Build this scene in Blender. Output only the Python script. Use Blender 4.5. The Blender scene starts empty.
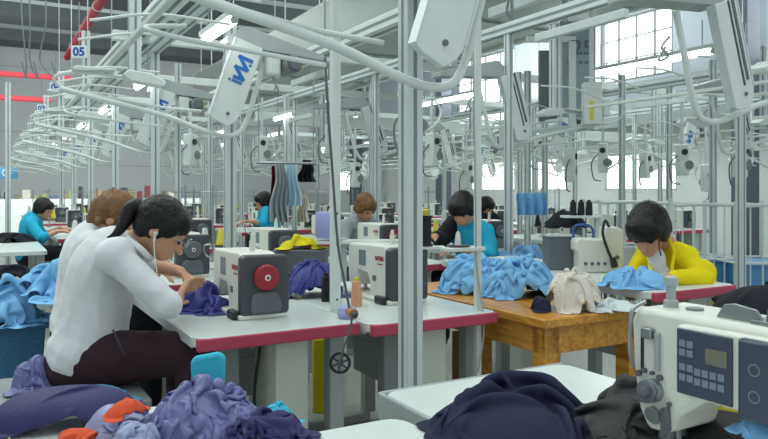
import bpy, bmesh, math, random
import numpy as np
from mathutils import Vector, Matrix, noise

# ------------------------------------------------------------------ camera, world, lights
SC = bpy.context.scene
COL = SC.collection
F = 700.0; EYE = 1.25; HOR = 192.0; RA = math.radians(29.6)
cam_d = bpy.data.cameras.new('camera'); cam = bpy.data.objects.new('camera', cam_d); COL.objects.link(cam)
cam_d.sensor_width = 36; cam_d.lens = 36 * F / 768
cam_d.shift_y = -(219.5 - HOR) / 768
cam_d.clip_end = 200
cam.location = (0, 0, EYE); cam.rotation_euler = (math.pi / 2, 0, 0)
SC.camera = cam
SC.view_settings.view_transform = 'Standard'; SC.view_settings.look = 'None'
SC.view_settings.exposure = 0.02; SC.view_settings.gamma = 1.0
SC.view_settings.use_curve_mapping = False
w = bpy.data.worlds.new('hall_daylight'); SC.world = w; w.use_nodes = True
bg = w.node_tree.nodes['Background']; bg.inputs[0].default_value = (0.86, 0.95, 1.0, 1); bg.inputs[1].default_value = 0.75

def UV(u_v, u_u, z=0.0):
    """hall grid -> world: first number across the rows, second along them"""
    return Vector((math.cos(RA) * u_v - math.sin(RA) * u_u, math.sin(RA) * u_v + math.cos(RA) * u_u, z))
def P(px, py, Y):
    return Vector(((px - 384) * Y / F, Y, EYE - (py - HOR) * Y / F))

def area(loc, sx, sy, power, rot=(0, 0, RA), color=(0.93, 1.0, 0.975)):  # rectangular lights added to brighten the hall
    d = bpy.data.lights.new('added_fill_light', 'AREA'); d.shape = 'RECTANGLE'; d.size = sx; d.size_y = sy
    d.energy = power; d.color = color
    o = bpy.data.objects.new('added_fill_light', d); COL.objects.link(o); o.location = loc; o.rotation_euler = rot
    return o
for (v_, u_) in ((1.5, 1.5), (1.5, 9), (7, 5), (7, 14), (1, 18), (-3, 6)):
    area(UV(v_, u_, 5.75), 4.5, 5.5, 210)  # added downward fill under the closed ceiling
for (v_, u_) in ((-3.2, 9), (-3.2, 15.5), (9, 12)):      # upward fill lights added to brighten the roof, no such fittings
    area(UV(v_, u_, 3.4), 4.5, 6, 420, (math.pi, 0, -RA))
area(UV(11.7, 12, 4.4), 14, 1.6, 260, (math.radians(80), 0, RA + math.pi / 2))  # added to carry the daylight of the right wall windows
area(UV(2, 19.0, 3.2), 10, 2.5, 260, (math.radians(-90), 0, RA + math.pi))  # added fill aimed at the far wall, no source stands there

# ------------------------------------------------------------------ materials
def lin(c):
    return tuple((x / 12.92 if x <= 0.04045 else ((x + 0.055) / 1.055) ** 2.4) for x in c)
def rgb(r, g, b): return lin((r / 255, g / 255, b / 255))
MATS = {}
def mat(name, col, rough=0.5, metal=0.0, var=0.06, scale=6.0, bump=0.0, bscale=60.0, emit=0.0, spec=0.5):
    if name in MATS: return MATS[name]
    m = bpy.data.materials.new(name); m.use_nodes = True
    nt = m.node_tree; b = nt.nodes['Principled BSDF']
    b.inputs['Roughness'].default_value = rough; b.inputs['Metallic'].default_value = metal
    b.inputs['Specular IOR Level'].default_value = spec
    tc = nt.nodes.new('ShaderNodeTexCoord')
    n = nt.nodes.new('ShaderNodeTexNoise'); n.inputs['Scale'].default_value = scale; n.inputs['Detail'].default_value = 4
    nt.links.new(tc.outputs['Object'], n.inputs['Vector'])
    r = nt.nodes.new('ShaderNodeValToRGB')
    r.color_ramp.elements[0].position = 0.3; r.color_ramp.elements[1].position = 0.7
    r.color_ramp.elements[0].color = tuple(max(0, c * (1 - var)) for c in col) + (1,)
    r.color_ramp.elements[1].color = tuple(min(1, c * (1 + var)) for c in col) + (1,)
    nt.links.new(n.outputs['Fac'], r.inputs['Fac']); nt.links.new(r.outputs['Color'], b.inputs['Base Color'])
    if bump:
        n2 = nt.nodes.new('ShaderNodeTexNoise'); n2.inputs['Scale'].default_value = bscale; n2.inputs['Detail'].default_value = 3
        nt.links.new(tc.outputs['Object'], n2.inputs['Vector'])
        bp = nt.nodes.new('ShaderNodeBump'); bp.inputs['Strength'].default_value = bump; bp.inputs['Distance'].default_value = 0.01
        nt.links.new(n2.outputs['Fac'], bp.inputs['Height']); nt.links.new(bp.outputs['Normal'], b.inputs['Normal'])
    if emit:
        b.inputs['Emission Color'].default_value = (0.97, 1.0, 0.99, 1); b.inputs['Emission Strength'].default_value = emit
    MATS[name] = m
    return m
def cloth_mat(name, col, rough=0.85, var=0.08):
    return mat(name, col, rough, 0, var, 9, 0.16, 140, spec=0.25)

WHITE = mat('white_paint', rgb(206, 214, 210), 0.4)
ALU = mat('aluminium_profile', rgb(200, 208, 208), 0.38, 0.12)
GROOVE = mat('profile_groove', rgb(120, 130, 132), 0.5)
STEEL = mat('brushed_steel', rgb(150, 156, 158), 0.3, 0.8)
GREYP = mat('grey_plastic', rgb(92, 98, 104), 0.45)
DGREY = mat('dark_grey_plastic', rgb(66, 70, 76), 0.45)
LGREY = mat('light_grey_metal', rgb(158, 166, 166), 0.45)
MGREY = mat('mid_grey_metal', rgb(118, 124, 124), 0.5)
BLACK = mat('black_plastic', rgb(30, 32, 36), 0.45)
RED = mat('red_plastic', rgb(150, 34, 48), 0.4)
PINK = mat('pink_edge', rgb(178, 62, 88), 0.5)
TOP = mat('table_laminate', rgb(206, 214, 210), 0.28, 0, 0.03)
SCREEN = mat('machine_screen', rgb(110, 128, 134), 0.2)
CABM = mat('cabinet_grey', rgb(190, 196, 184), 0.45)
CREAM = mat('machine_enamel', rgb(216, 218, 208), 0.3, 0, 0.03)
SKIN = mat('skin', rgb(196, 148, 118), 0.55, 0, 0.06, 12)
HAIR = mat('black_hair', rgb(17, 15, 16), 0.42, 0, 0.3, 30, 0.5, 90, spec=.3)
BROWNHAIR = mat('brown_hair', rgb(112, 80, 50), 0.5, 0, 0.35, 30, 0.5, 90, spec=.3)
SHIRT = cloth_mat('white_shirt', rgb(212, 215, 218))
YELLOW = cloth_mat('yellow_jacket', rgb(228, 210, 20))
CYAN = cloth_mat('cyan_uniform', rgb(34, 158, 192))
BURG = cloth_mat('burgundy_trousers', rgb(52, 34, 42))
DARKC = cloth_mat('dark_cloth', rgb(30, 32, 40))
NAVY = cloth_mat('navy_cloth', rgb(34, 38, 62))
LBLUE = cloth_mat('light_blue_cloth', rgb(120, 176, 218))
SBLUE = cloth_mat('strong_blue_cloth', rgb(62, 64, 132), 0.5)
PURPLE = cloth_mat('lavender_satin', rgb(104, 106, 154), 0.3)
INDIGO = cloth_mat('indigo_cloth', rgb(46, 44, 88), 0.6)
ORANGE = cloth_mat('orange_cloth', rgb(206, 84, 52))
TURQ = cloth_mat('turquoise_cloth', rgb(60, 176, 200))
TEAL = cloth_mat('teal_cloth', rgb(40, 116, 140))
BEIGE = cloth_mat('unbleached_bag', rgb(214, 208, 196))
PSATIN = cloth_mat('pale_satin', rgb(142, 150, 186), 0.3)
YCLOTH = cloth_mat('yellow_cloth', rgb(206, 196, 30))
WCLOTH = cloth_mat('white_cloth', rgb(200, 212, 212))
GCLOTH = cloth_mat('grey_cloth', rgb(150, 158, 162))
MAROON = cloth_mat('maroon_cloth', rgb(120, 34, 50))
LOGO = mat('logo_blue', rgb(20, 104, 178), 0.5)
SIGNW = mat('sign_white', rgb(206, 216, 220), 0.5)
SIGNB = mat('sign_blue', rgb(24, 72, 150), 0.5)
SIGNG = mat('sign_grey', rgb(90, 108, 124), 0.5)
PIPE = mat('red_pipe_paint', rgb(150, 46, 56), 0.6, spec=.2)
LAMP = mat('lamp_glow', (1, 1, 1), 0.5, emit=9.0)
DUCT = mat('galvanised_duct', rgb(150, 160, 156), 0.25, 0.2, 0.03, 1.0)
BINB = mat('blue_bin_plastic', rgb(88, 146, 196), 0.5)
CRATE = mat('blue_crate_plastic', rgb(44, 96, 136), 0.6, 0, 0.25, 60)
LAV = mat('lavender_plastic', rgb(150, 156, 206), 0.4)
PEACH = mat('peach_thread', rgb(206, 150, 120), 0.8, 0, 0.1, 80)
YPL = mat('yellow_plastic', rgb(212, 200, 60), 0.5)
BTHREAD = mat('black_thread', rgb(26, 28, 34), 0.8, 0, 0.2, 80, 0.4, 200)
KEY = mat('panel_key', rgb(120, 130, 146), 0.4)
PANELB = mat('panel_slate', rgb(58, 66, 84), 0.35)
LCD = mat('panel_lcd', rgb(112, 112, 96), 0.25)
BROWNT = mat('cardboard_brown', rgb(160, 118, 70), 0.7)

def wood_mat():
    m = bpy.data.materials.new('varnished_wood'); m.use_nodes = True; nt = m.node_tree
    b = nt.nodes['Principled BSDF']; b.inputs['Roughness'].default_value = 0.28
    tc = nt.nodes.new('ShaderNodeTexCoord'); mp = nt.nodes.new('ShaderNodeMapping'); mp.inputs['Scale'].default_value = (14, 1.6, 14)
    n = nt.nodes.new('ShaderNodeTexNoise'); n.inputs['Scale'].default_value = 2.5; n.inputs['Detail'].default_value = 6
    n.inputs['Distortion'].default_value = 1.2
    r = nt.nodes.new('ShaderNodeValToRGB')
    r.color_ramp.elements[0].color = rgb(166, 108, 34) + (1,); r.color_ramp.elements[1].color = rgb(212, 156, 66) + (1,)
    r.color_ramp.elements[0].position = 0.3; r.color_ramp.elements[1].position = 0.65
    nt.links.new(tc.outputs['Object'], mp.inputs['Vector']); nt.links.new(mp.outputs['Vector'], n.inputs['Vector'])
    nt.links.new(n.outputs['Fac'], r.inputs['Fac']); nt.links.new(r.outputs['Color'], b.inputs['Base Color'])
    return m
WOOD = wood_mat()
def stripe_mat(name, ca, cb, axis, freq, rough=0.6, duty=0.5):
    m = bpy.data.materials.new(name); m.use_nodes = True; nt = m.node_tree
    b = nt.nodes['Principled BSDF']; b.inputs['Roughness'].default_value = rough
    tc = nt.nodes.new('ShaderNodeTexCoord'); sp = nt.nodes.new('ShaderNodeSeparateXYZ')
    nt.links.new(tc.outputs['Object'], sp.inputs[0])
    mu = nt.nodes.new('ShaderNodeMath'); mu.operation = 'MULTIPLY'; mu.inputs[1].default_value = freq
    fr = nt.nodes.new('ShaderNodeMath'); fr.operation = 'FRACT'
    gt = nt.nodes.new('ShaderNodeMath'); gt.operation = 'GREATER_THAN'; gt.inputs[1].default_value = duty
    nt.links.new(sp.outputs[axis], mu.inputs[0]); nt.links.new(mu.outputs[0], fr.inputs[0]); nt.links.new(fr.outputs[0], gt.inputs[0])
    mx = nt.nodes.new('ShaderNodeMix'); mx.data_type = 'RGBA'
    mx.inputs[6].default_value = ca + (1,); mx.inputs[7].default_value = cb + (1,)
    nt.links.new(gt.outputs[0], mx.inputs[0]); nt.links.new(mx.outputs[2], b.inputs['Base Color'])
    return m

# ------------------------------------------------------------------ mesh helpers
def catmull(pts, n=8):
    pts = [Vector(p) for p in pts]
    if len(pts) < 3: return pts
    ext = [pts[0] * 2 - pts[1]] + pts + [pts[-1] * 2 - pts[-2]]
    out = []
    for i in range(1, len(ext) - 2):
        p0, p1, p2, p3 = ext[i - 1], ext[i], ext[i + 1], ext[i + 2]
        for k in range(n):
            t = k / n
            out.append(0.5 * ((2 * p1) + (p2 - p0) * t + (2 * p0 - 5 * p1 + 4 * p2 - p3) * t * t + (3 * p1 - p0 - 3 * p2 + p3) * t ** 3))
    out.append(pts[-1]); return out

class MB:
    def __init__(s): s.v = []; s.f = []
    def add(s, vs, fs):
        n = len(s.v); s.v += [Vector(a) for a in vs]; s.f += [[i + n for i in f] for f in fs]; return s
    def box(s, c, d, R=None):
        c = Vector(c); vs = []
        for z in (-.5, .5):
            for (x, y) in ((-.5, -.5), (.5, -.5), (.5, .5), (-.5, .5)):
                q = Vector((x * d[0], y * d[1], z * d[2])); vs.append(c + (R @ q if R else q))
        return s.add(vs, [(3, 2, 1, 0), (4, 5, 6, 7), (0, 1, 5, 4), (1, 2, 6, 5), (2, 3, 7, 6), (3, 0, 4, 7)])
    def bb(s, a, b):
        return s.box([(a[i] + b[i]) / 2 for i in range(3)], [abs(b[i] - a[i]) for i in range(3)])
    def cyl(s, p0, p1, r0, r1=None, n=14):
        p0 = Vector(p0); p1 = Vector(p1); r1 = r0 if r1 is None else r1
        d = (p1 - p0).normalized(); a = d.orthogonal().normalized(); b = d.cross(a)
        vs = []
        for p, r in ((p0, r0), (p1, r1)):
            vs += [p + (a * math.cos(t) + b * math.sin(t)) * r for t in [2 * math.pi * k / n for k in range(n)]]
        fs = [(k, (k + 1) % n, n + (k + 1) % n, n + k) for k in range(n)]
        return s.add(vs, fs + [tuple(range(n))[::-1], tuple(range(n, 2 * n))])
    def tube(s, path, r, n=8, smooth=8, rr=None):
        pts = catmull(path, smooth) if smooth else [Vector(p) for p in path]
        m = len(pts); vs = []; prev = None
        for i, p in enumerate(pts):
            d = (pts[min(i + 1, m - 1)] - pts[max(i - 1, 0)]).normalized()
            a = d.orthogonal().normalized() if prev is None else (prev - d * prev.dot(d)).normalized()
            prev = a; b = d.cross(a); q = r if rr is None else r * rr(i / (m - 1))
            vs += [p + (a * math.cos(t) + b * math.sin(t)) * q for t in [2 * math.pi * k / n for k in range(n)]]
        fs = []
        for i in range(m - 1):
            fs += [(i * n + k, i * n + (k + 1) % n, (i + 1) * n + (k + 1) % n, (i + 1) * n + k) for k in range(n)]
        fs += [tuple(range(n))[::-1], tuple(range((m - 1) * n, m * n))]
        return s.add(vs, fs)
    def ell(s, c, r, R=None, nu=16, nv=10):
        c = Vector(c); r = (r, r, r) if isinstance(r, (int, float)) else r
        vs = []
        def put(x, y, z):
            q = Vector((x * r[0], y * r[1], z * r[2])); vs.append(c + (R @ q if R else q))
        put(0, 0, -1)
        for j in range(1, nv):
            a = math.pi * j / nv
            for i in range(nu):
                t = 2 * math.pi * i / nu; put(math.sin(a) * math.cos(t), math.sin(a) * math.sin(t), -math.cos(a))
        put(0, 0, 1)
        fs = [(0, 1 + (i + 1) % nu, 1 + i) for i in range(nu)]
        for j in range(nv - 2):
            for i in range(nu):
                a0 = 1 + j * nu + i; a1 = 1 + j * nu + (i + 1) % nu
                fs.append((a0, a1, a1 + nu, a0 + nu))
        L = len(vs) - 1; b0 = 1 + (nv - 2) * nu
        fs += [(b0 + i, b0 + (i + 1) % nu, L) for i in range(nu)]
        return s.add(vs, fs)
    def cap(s, p0, p1, r0, r1=None):
        r1 = r0 if r1 is None else r1
        s.cyl(p0, p1, r0, r1, 16); s.ell(p0, r0, None, 14, 8); s.ell(p1, r1, None, 14, 8); return s
    def prism(s, pts, axis, a, b):
        """2-D outline extruded along an axis ('x','y','z') from a to b"""
        def mk(p, t):
            return {'x': (t, p[0], p[1]), 'y': (p[0], t, p[1]), 'z': (p[0], p[1], t)}[axis]
        n = len(pts)
        vs = [mk(p, a) for p in pts] + [mk(p, b) for p in pts]
        fs = [(k, (k + 1) % n, n + (k + 1) % n, n + k) for k in range(n)]
        return s.add(vs, fs + [tuple(range(n))[::-1], tuple(range(n, 2 * n))])
    def lathe(s, prof, c, n=20, axis='z'):
        c = Vector(c); vs = []
        for r, h in prof:
            for k in range(n):
                t = 2 * math.pi * k / n; x, y = r * math.cos(t), r * math.sin(t)
                vs.append(c + Vector({'z': (x, y, h), 'y': (x, h, y), 'x': (h, x, y)}[axis]))
        m = len(prof)
        fs = [(i * n + k, i * n + (k + 1) % n, (i + 1) * n + (k + 1) % n, (i + 1) * n + k) for i in range(m - 1) for k in range(n)]
        return s.add(vs, fs + [tuple(range(n))[::-1], tuple(range((m - 1) * n, m * n))])
    def mesh(s, name, smooth=True):
        me = bpy.data.meshes.new(name); me.from_pydata([tuple(a) for a in s.v], [], s.f); 
        bm = bmesh.new(); bm.from_mesh(me); bmesh.ops.recalc_face_normals(bm, faces=bm.faces); bm.to_mesh(me); bm.free()
        if smooth:
            me.polygons.foreach_set('use_smooth', [True] * len(me.polygons)); me.set_sharp_from_angle(angle=math.radians(38))
        return me
    def build(s, name, m, parent=None, bevel=0.0, seg=2, label=None, smooth=True):
        me = s.mesh(name, smooth); o = bpy.data.objects.new(name, me); COL.objects.link(o); me.materials.append(m)
        if parent: o.parent = parent
        if bevel:
            b = o.modifiers.new('bevel', 'BEVEL'); b.width = bevel; b.segments = seg; b.limit_method = 'ANGLE'; b.angle_limit = math.radians(40)
            b.harden_normals = False
        if label: o['label'] = label
        return o

def tag(o, label, cat, group=None, kind=None):
    o['label'] = label; o['category'] = cat
    if group: o['group'] = group
    if kind: o['kind'] = kind
    return o
def thing(name, label, cat, loc=(0, 0, 0), rz=0.0, group=None):
    o = bpy.data.objects.new(name, None); COL.objects.link(o); o.empty_display_size = 0.1
    o.location = loc; o.rotation_euler = (0, 0, rz); return tag(o, label, cat, group)
def struct(name, mb, m, bevel=0):
    o = mb.build(name, m, None, bevel); o['kind'] = 'structure'; return o
def dup(root, loc, rz=None, label=None, group=None, parent=None):
    r = root.copy(); COL.objects.link(r)
    if parent is None:
        r.location = loc
        if rz is not None: r.rotation_euler = (0, 0, rz)
        if label: r['label'] = label
        if group: r['group'] = group
    else: r.parent = parent
    for ch in root.children: dup(ch, None, parent=r)
    return r
def text(body, size, m, parent, M, ext=0.001, name='lettering', bold=0.0):
    c = bpy.data.curves.new(name, 'FONT'); c.body = body; c.size = size; c.extrude = ext; c.align_x = 'CENTER'; c.align_y = 'CENTER'
    c.offset = bold
    tmp = bpy.data.objects.new(name, c); COL.objects.link(tmp); bpy.context.view_layer.update()
    me = bpy.data.meshes.new_from_object(tmp.evaluated_get(bpy.context.evaluated_depsgraph_get())); bpy.data.objects.remove(tmp)
    me.materials.clear(); me.materials.append(m); me.name = name
    o = bpy.data.objects.new(name, me); COL.objects.link(o); o.parent = parent; o.matrix_local = M; return o
def face_m(p, xdir, ydir):
    x = Vector(xdir).normalized(); y = Vector(ydir).normalized(); z = x.cross(y)
    M = Matrix((x, y, z)).transposed().to_4x4(); M.translation = Vector(p); return M

DG = None
def bake(mb, voxel, smooth=4):
    """fuse overlapping closed shapes into one continuous surface"""
    me = mb.mesh('tmp', False); o = bpy.data.objects.new('tmp', me); COL.objects.link(o)
    r = o.modifiers.new('r', 'REMESH'); r.mode = 'VOXEL'; r.voxel_size = voxel; r.use_smooth_shade = True
    if smooth:
        sm = o.modifiers.new('s', 'SMOOTH'); sm.iterations = smooth; sm.factor = 0.5
    bpy.context.view_layer.update()
    dg = bpy.context.evaluated_depsgraph_get()
    out = bpy.data.meshes.new_from_object(o.evaluated_get(dg))
    bpy.data.objects.remove(o); bpy.data.meshes.remove(me)
    out.polygons.foreach_set('use_smooth', [True] * len(out.polygons))
    return out
def blob(name, mb, m, parent, off, voxel=0.01, smooth=4, wrinkle=0.0, wf=10.0, seed=0, label=None, stretch=(1, 1, 1)):
    me = bake(mb, voxel, smooth); me.name = name
    if wrinkle:
        sv = Vector((seed * 3.1, seed * 1.7, seed * 0.9)); ds = []
        for vt in me.vertices:
            q = Vector([vt.co[i] * stretch[i] for i in range(3)]) * wf + sv
            q2 = q + noise.noise_vector(q * 0.6) * 0.8
            d = (1 - abs(noise.noise(q2)) * 2.4) * wrinkle + noise.noise(q * 0.4) * wrinkle
            ds.append(vt.co + vt.normal * d)
        for vt, c in zip(me.vertices, ds): vt.co = c
    for vt in me.vertices: vt.co = vt.co - off
    me.materials.clear(); me.materials.append(m)
    o = bpy.data.objects.new(name, me); COL.objects.link(o)
    if parent: o.parent = parent
    else: o.location = off
    if label: o['label'] = label
    return o

def heap(name, label, cat, loc, r, h, m, rz=0.0, seed=1, n=56, shrink=0.6, bend=0.25, power=2.2, peaks=1, group=None, steps=90, thick=.0022, rough=0.5):
    """a piece of cloth gathered together and settled over a mound by a small position-based cloth solver"""
    R_ = np.random.RandomState(seed); N = n
    W, D = 2 * r[0] / shrink, 2 * r[1] / shrink
    gx, gy = np.meshgrid(np.linspace(-.5, .5, N + 1), np.linspace(-.5, .5, N + 1), indexing='ij')
    # rounded, slightly irregular outline
    th = np.arctan2(gy, gx); k = 1 / np.maximum(1e-6, np.maximum(abs(np.cos(th)), abs(np.sin(th))))
    rad = np.hypot(gx, gy); f_ = 1 - .55 * (1 - 1 / k) * (rad * 2 / k) ** 3
    irr = 1 + .10 * np.sin(th * 2 + R_.rand() * 6) + .06 * np.sin(th * 3 + R_.rand() * 6)
    X = gx * f_ * W * irr; Yy = gy * f_ * D * irr
    def lowf(x, y, kmin, kmax, cnt):
        z = np.zeros_like(x)
        for _ in range(cnt):
            a_ = R_.rand() * 6.28; kk = kmin + R_.rand() * (kmax - kmin); z += np.sin((x * np.cos(a_) + y * np.sin(a_)) * kk + R_.rand() * 6.28)
        return z / math.sqrt(cnt)
    pk = [(0, 0, 1.0)] if peaks == 1 else [(R_.uniform(-.45, .45), R_.uniform(-.4, .4), R_.uniform(.55, 1)) for _ in range(peaks)]
    def floor(x, y):
        u, v = x / r[0], y / r[1]; z = np.zeros_like(u)
        for (a_, b_, c_) in pk:
            sp = 1.0 if peaks == 1 else 1.5
            q = np.sqrt(((u - a_) * sp) ** 2 + ((v - b_) * sp) ** 2) / .95
            z = np.maximum(z, c_ * np.clip(1 - q ** power, 0, 1) ** .8)
        return z * h * .78 + .002
    p = np.stack([X * .98, Yy * .98, floor(X * shrink, Yy * shrink) + .004 + .006 * np.abs(lowf(gx, gy, 8, 22, 6))], -1)
    fam = []
    P0 = np.stack([X, Yy, 0 * X], -1)
    def sl(di, dj, par, ax):
        i0 = slice(0, N + 1 - di); i1 = slice(di, N + 1)
        if dj >= 0: j0 = slice(0, N + 1 - dj); j1 = slice(dj, N + 1)
        else: j0 = slice(-dj, N + 1); j1 = slice(0, N + 1 + dj)
        A = (i0, j0); B = (i1, j1); return A, B
    for di, dj, kst in ((1, 0, 1.0), (0, 1, 1.0), (1, 1, .5), (1, -1, .5), (2, 0, bend), (0, 2, bend), (4, 0, bend * .4), (0, 4, bend * .4)):
        A, B = sl(di, dj, 0, 0); L = np.linalg.norm(P0[A] - P0[B], axis=-1, keepdims=True) + 1e-9
        # red/black masks along the direction so that corrections do not pile up
        st = max(di, abs(dj)); idx = (np.arange(L.shape[0])[:, None] // st if di else 0) + (np.arange(L.shape[1])[None, :] // st if not di else 0)
        idx = idx + np.zeros(L.shape[:2], int)
        for par in (0, 1):
            M_ = ((idx % 2) == par)[..., None].astype(float); fam.append((A, B, L, M_ * kst * .5, st))
    Tx = X * shrink + r[0] * .10 * lowf(gx, gy, 6, 14, 4); Ty = Yy * shrink + r[1] * .10 * lowf(gx, gy, 6, 14, 4)
    jit = lowf(gx, gy, 15, 40, 10) * .0015 * rough
    prev = p.copy()
    for stp in range(steps):
        q = min(1, stp / (steps * .6)); v = (p - prev) * .90; prev = p.copy(); p = p + v
        p[..., 2] -= .0011 + (0 if stp < steps * .5 else .0045) * np.clip((np.hypot(p[..., 0] / r[0], p[..., 1] / r[1]) - .72) * 4, 0, 1); kq = .22 if stp < steps * .8 else .08
        cx = X * (1 - q) + Tx * q; cy = Yy * (1 - q) + Ty * q
        p[..., 0] += (cx - p[..., 0]) * kq; p[..., 1] += (cy - p[..., 1]) * kq
        if stp < steps * .5: p[..., 2] += jit
        for it in range(5):
            for (A, B, L, K, st) in fam:
                d = p[A] - p[B]; l = np.sqrt((d * d).sum(-1, keepdims=True)) + 1e-9
                cc = d * ((l - L) / l) * K
                p[A] -= cc; p[B] += cc
            fz = floor(p[..., 0], p[..., 1]); np.maximum(p[..., 2], fz, out=p[..., 2])
    zc = h * 1.4; over = p[..., 2] > zc; p[..., 2][over] = zc + (p[..., 2][over] - zc) * .35
    fs = [(i * (N + 1) + j, (i + 1) * (N + 1) + j, (i + 1) * (N + 1) + j + 1, i * (N + 1) + j + 1) for i in range(N) for j in range(N)]
    me = bpy.data.meshes.new(name); me.from_pydata(p.reshape(-1, 3).tolist(), [], fs); me.polygons.foreach_set('use_smooth', [True] * len(fs)); me.materials.append(m)
    o = bpy.data.objects.new(name, me); COL.objects.link(o)
    sm = o.modifiers.new('smooth', 'SMOOTH'); sm.iterations = 2; sm.factor = .5
    so = o.modifiers.new('thickness', 'SOLIDIFY'); so.thickness = thick; so.offset = 1
    sb = o.modifiers.new('subdivision', 'SUBSURF'); sb.levels = 1; sb.render_levels = 1
    o.location = loc; o.rotation_euler = (0, 0, rz)
    if label: tag(o, label, cat, group)
    return o

ORD = ['nearest', 'second', 'third', 'fourth', 'fifth', 'sixth', 'seventh', 'eighth', 'ninth', 'tenth', 'eleventh', 'twelfth']
#@@SECTION structure
# ------------------------------------------------------------------ hall
V0, V1, U0, U1, H = -9.0, 13.0, -1.5, 27.0, 6.2
def quad_uv(mb, a, b, c, d): mb.add([a, b, c, d], [(0, 1, 2, 3)])
fm = mat('floor_terrazzo', rgb(168, 174, 166), 0.32, 0, 0.06, 3.0, 0.05, 20)
fl = MB(); fl.add([UV(V0, U0, 0), UV(V1, U0, 0), UV(V1, U1, 0), UV(V0, U1, 0), UV(V0, U0, -.1), UV(V1, U0, -.1), UV(V1, U1, -.1), UV(V0, U1, -.1)],
                  [(0, 1, 2, 3), (7, 6, 5, 4), (0, 4, 5, 1), (1, 5, 6, 2), (2, 6, 7, 3), (3, 7, 4, 0)])
struct('floor', fl, fm)
def hall_obj(name, mb, m, bevel=0):
    o = struct(name, mb, m, bevel); o.rotation_euler = (0, 0, RA); return o
ceil_m = mat('ceiling_sheet', rgb(172, 180, 180), 0.7, 0, 0.05, 0.6)
mb = MB().bb((V0, U0, H), (V1, U1, H + .1)); hall_obj('ceiling', mb, ceil_m)
dk = mat('ceiling_purlin_grey', rgb(74, 80, 84), 0.7)
for i, uu in enumerate((12.2, 14.8, 17.6, 20.6, 24.0)):
    mb = MB().bb((V0, uu, H - .35), (V1, uu + 1.15, H)); hall_obj('trim_%d' % (i + 1), mb, dk)
wall_far = stripe_mat('panel_wall_grey', rgb(180, 184, 186), rgb(152, 156, 160), 2, 0.9, 0.6, 0.97)
mb = MB().bb((V0, U1, 0), (V1, U1 + .2, H)); hall_obj('wall_back', mb, wall_far)
mb = MB().bb((V0 - .2, 4.0, 0), (V0, U1, H)); hall_obj('wall_left', mb, wall_far)
# right wall with window openings
WV = 12.0
rw = mat('blue_grey_panel', rgb(184, 192, 202), 0.6, 0, 0.03, 1.0)
cream = mat('cream_wall', rgb(226, 230, 228), 0.7, 0, 0.03, 1.0)
def Yv(px): # along-row coordinate of the right wall seen at column px
    Y = WV * 805 / (px + 14); return (Y - .494 * WV) / .87
def wall_with_holes(name, m, v, z0, z1, ua, ub, holes):
    mb = MB(); holes = sorted(holes); cur = ua
    for (a, b, c, d) in holes:
        if a > cur: mb.bb((v, cur, z0), (v + .2, a, z1))
        mb.bb((v, a, z0), (v + .2, b, c)); mb.bb((v, a, d), (v + .2, b, z1)); cur = b
    mb.bb((v, cur, z0), (v + .2, ub, z1)); return hall_obj(name, mb, m)
hi = []
for k in range(6):
    a = 3.0 + k * 4.1 - 0.15; hi.append((a + 1.7, a + 3.7, 3.72, 5.15))
a672, a600 = Yv(672), Yv(600)
a507, a440 = Yv(514), Yv(474)
a300 = Yv(318)
hi = [(4.0, 6.0, 3.72, 5.15), (a672, a600, 3.65, 5.05), (a507, a507 + 2.6, 3.0, 5.05), (a300 - 2.0, a300, 2.6, 5.05)]
hi = [h for h in hi if h[1] < U1]
wall_with_holes('wall_right', rw, WV, 2.75, H, 0.0, U1, hi)
glow = mat('daylit_glass', (1, 1, 1), 0.2, emit=2.2)
def window(n, v, a, b, c, d, cols, rows):
    f = MB(); t = .05
    f.bb((v + .02, a, c), (v + .10, a + t, d)); f.bb((v + .02, b - t, c), (v + .10, b, d)); f.bb((v + .02, a, c), (v + .10, b, c + t)); f.bb((v + .02, a, d - t), (v + .10, b, d))
    for i in range(1, cols): x = a + (b - a) * i / cols; f.bb((v + .03, x - .012, c), (v + .08, x + .012, d))
    for i in range(1, rows): z = c + (d - c) * i / rows; f.bb((v + .03, a, z - .012), (v + .08, b, z + .012))
    o = hall_obj('window_%d' % n, f, MGREY if n < 10 else WHITE)
    g = MB().bb((v + .09, a + t / 2, c + t / 2), (v + .11, b - t / 2, d - t / 2)).build('window_glass', glow, o)
    return o
for i, (a, b, c, d) in enumerate(hi): window(i + 1, WV, a, b, c, d, 4, 3)
# lower half: cream wall set back, with a band of windows at eye height
LV = 12.9
lo = []
for (p0, p1) in ((676, 604), (566, 526), (514, 470), (350, 320)):
    def q(px):
        Y = LV * 805 / (px + 14); return (Y - .494 * LV) / .87
    a, b = q(p0), min(q(p1), U1 - .3); 
    if a < U1 - .6: lo.append((a, b, 1.28, 2.15))
wall_with_holes('wall_right', cream, LV, 0, 2.78, 0.0, U1, lo)
for i, (a, b, c, d) in enumerate(lo): window(10 + i, LV, a, b, c, d, 4, 1)
mb = MB().bb((WV, 0, 2.75), (LV + .2, U1, 2.85)); hall_obj('trim_6', mb, MGREY)
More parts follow.
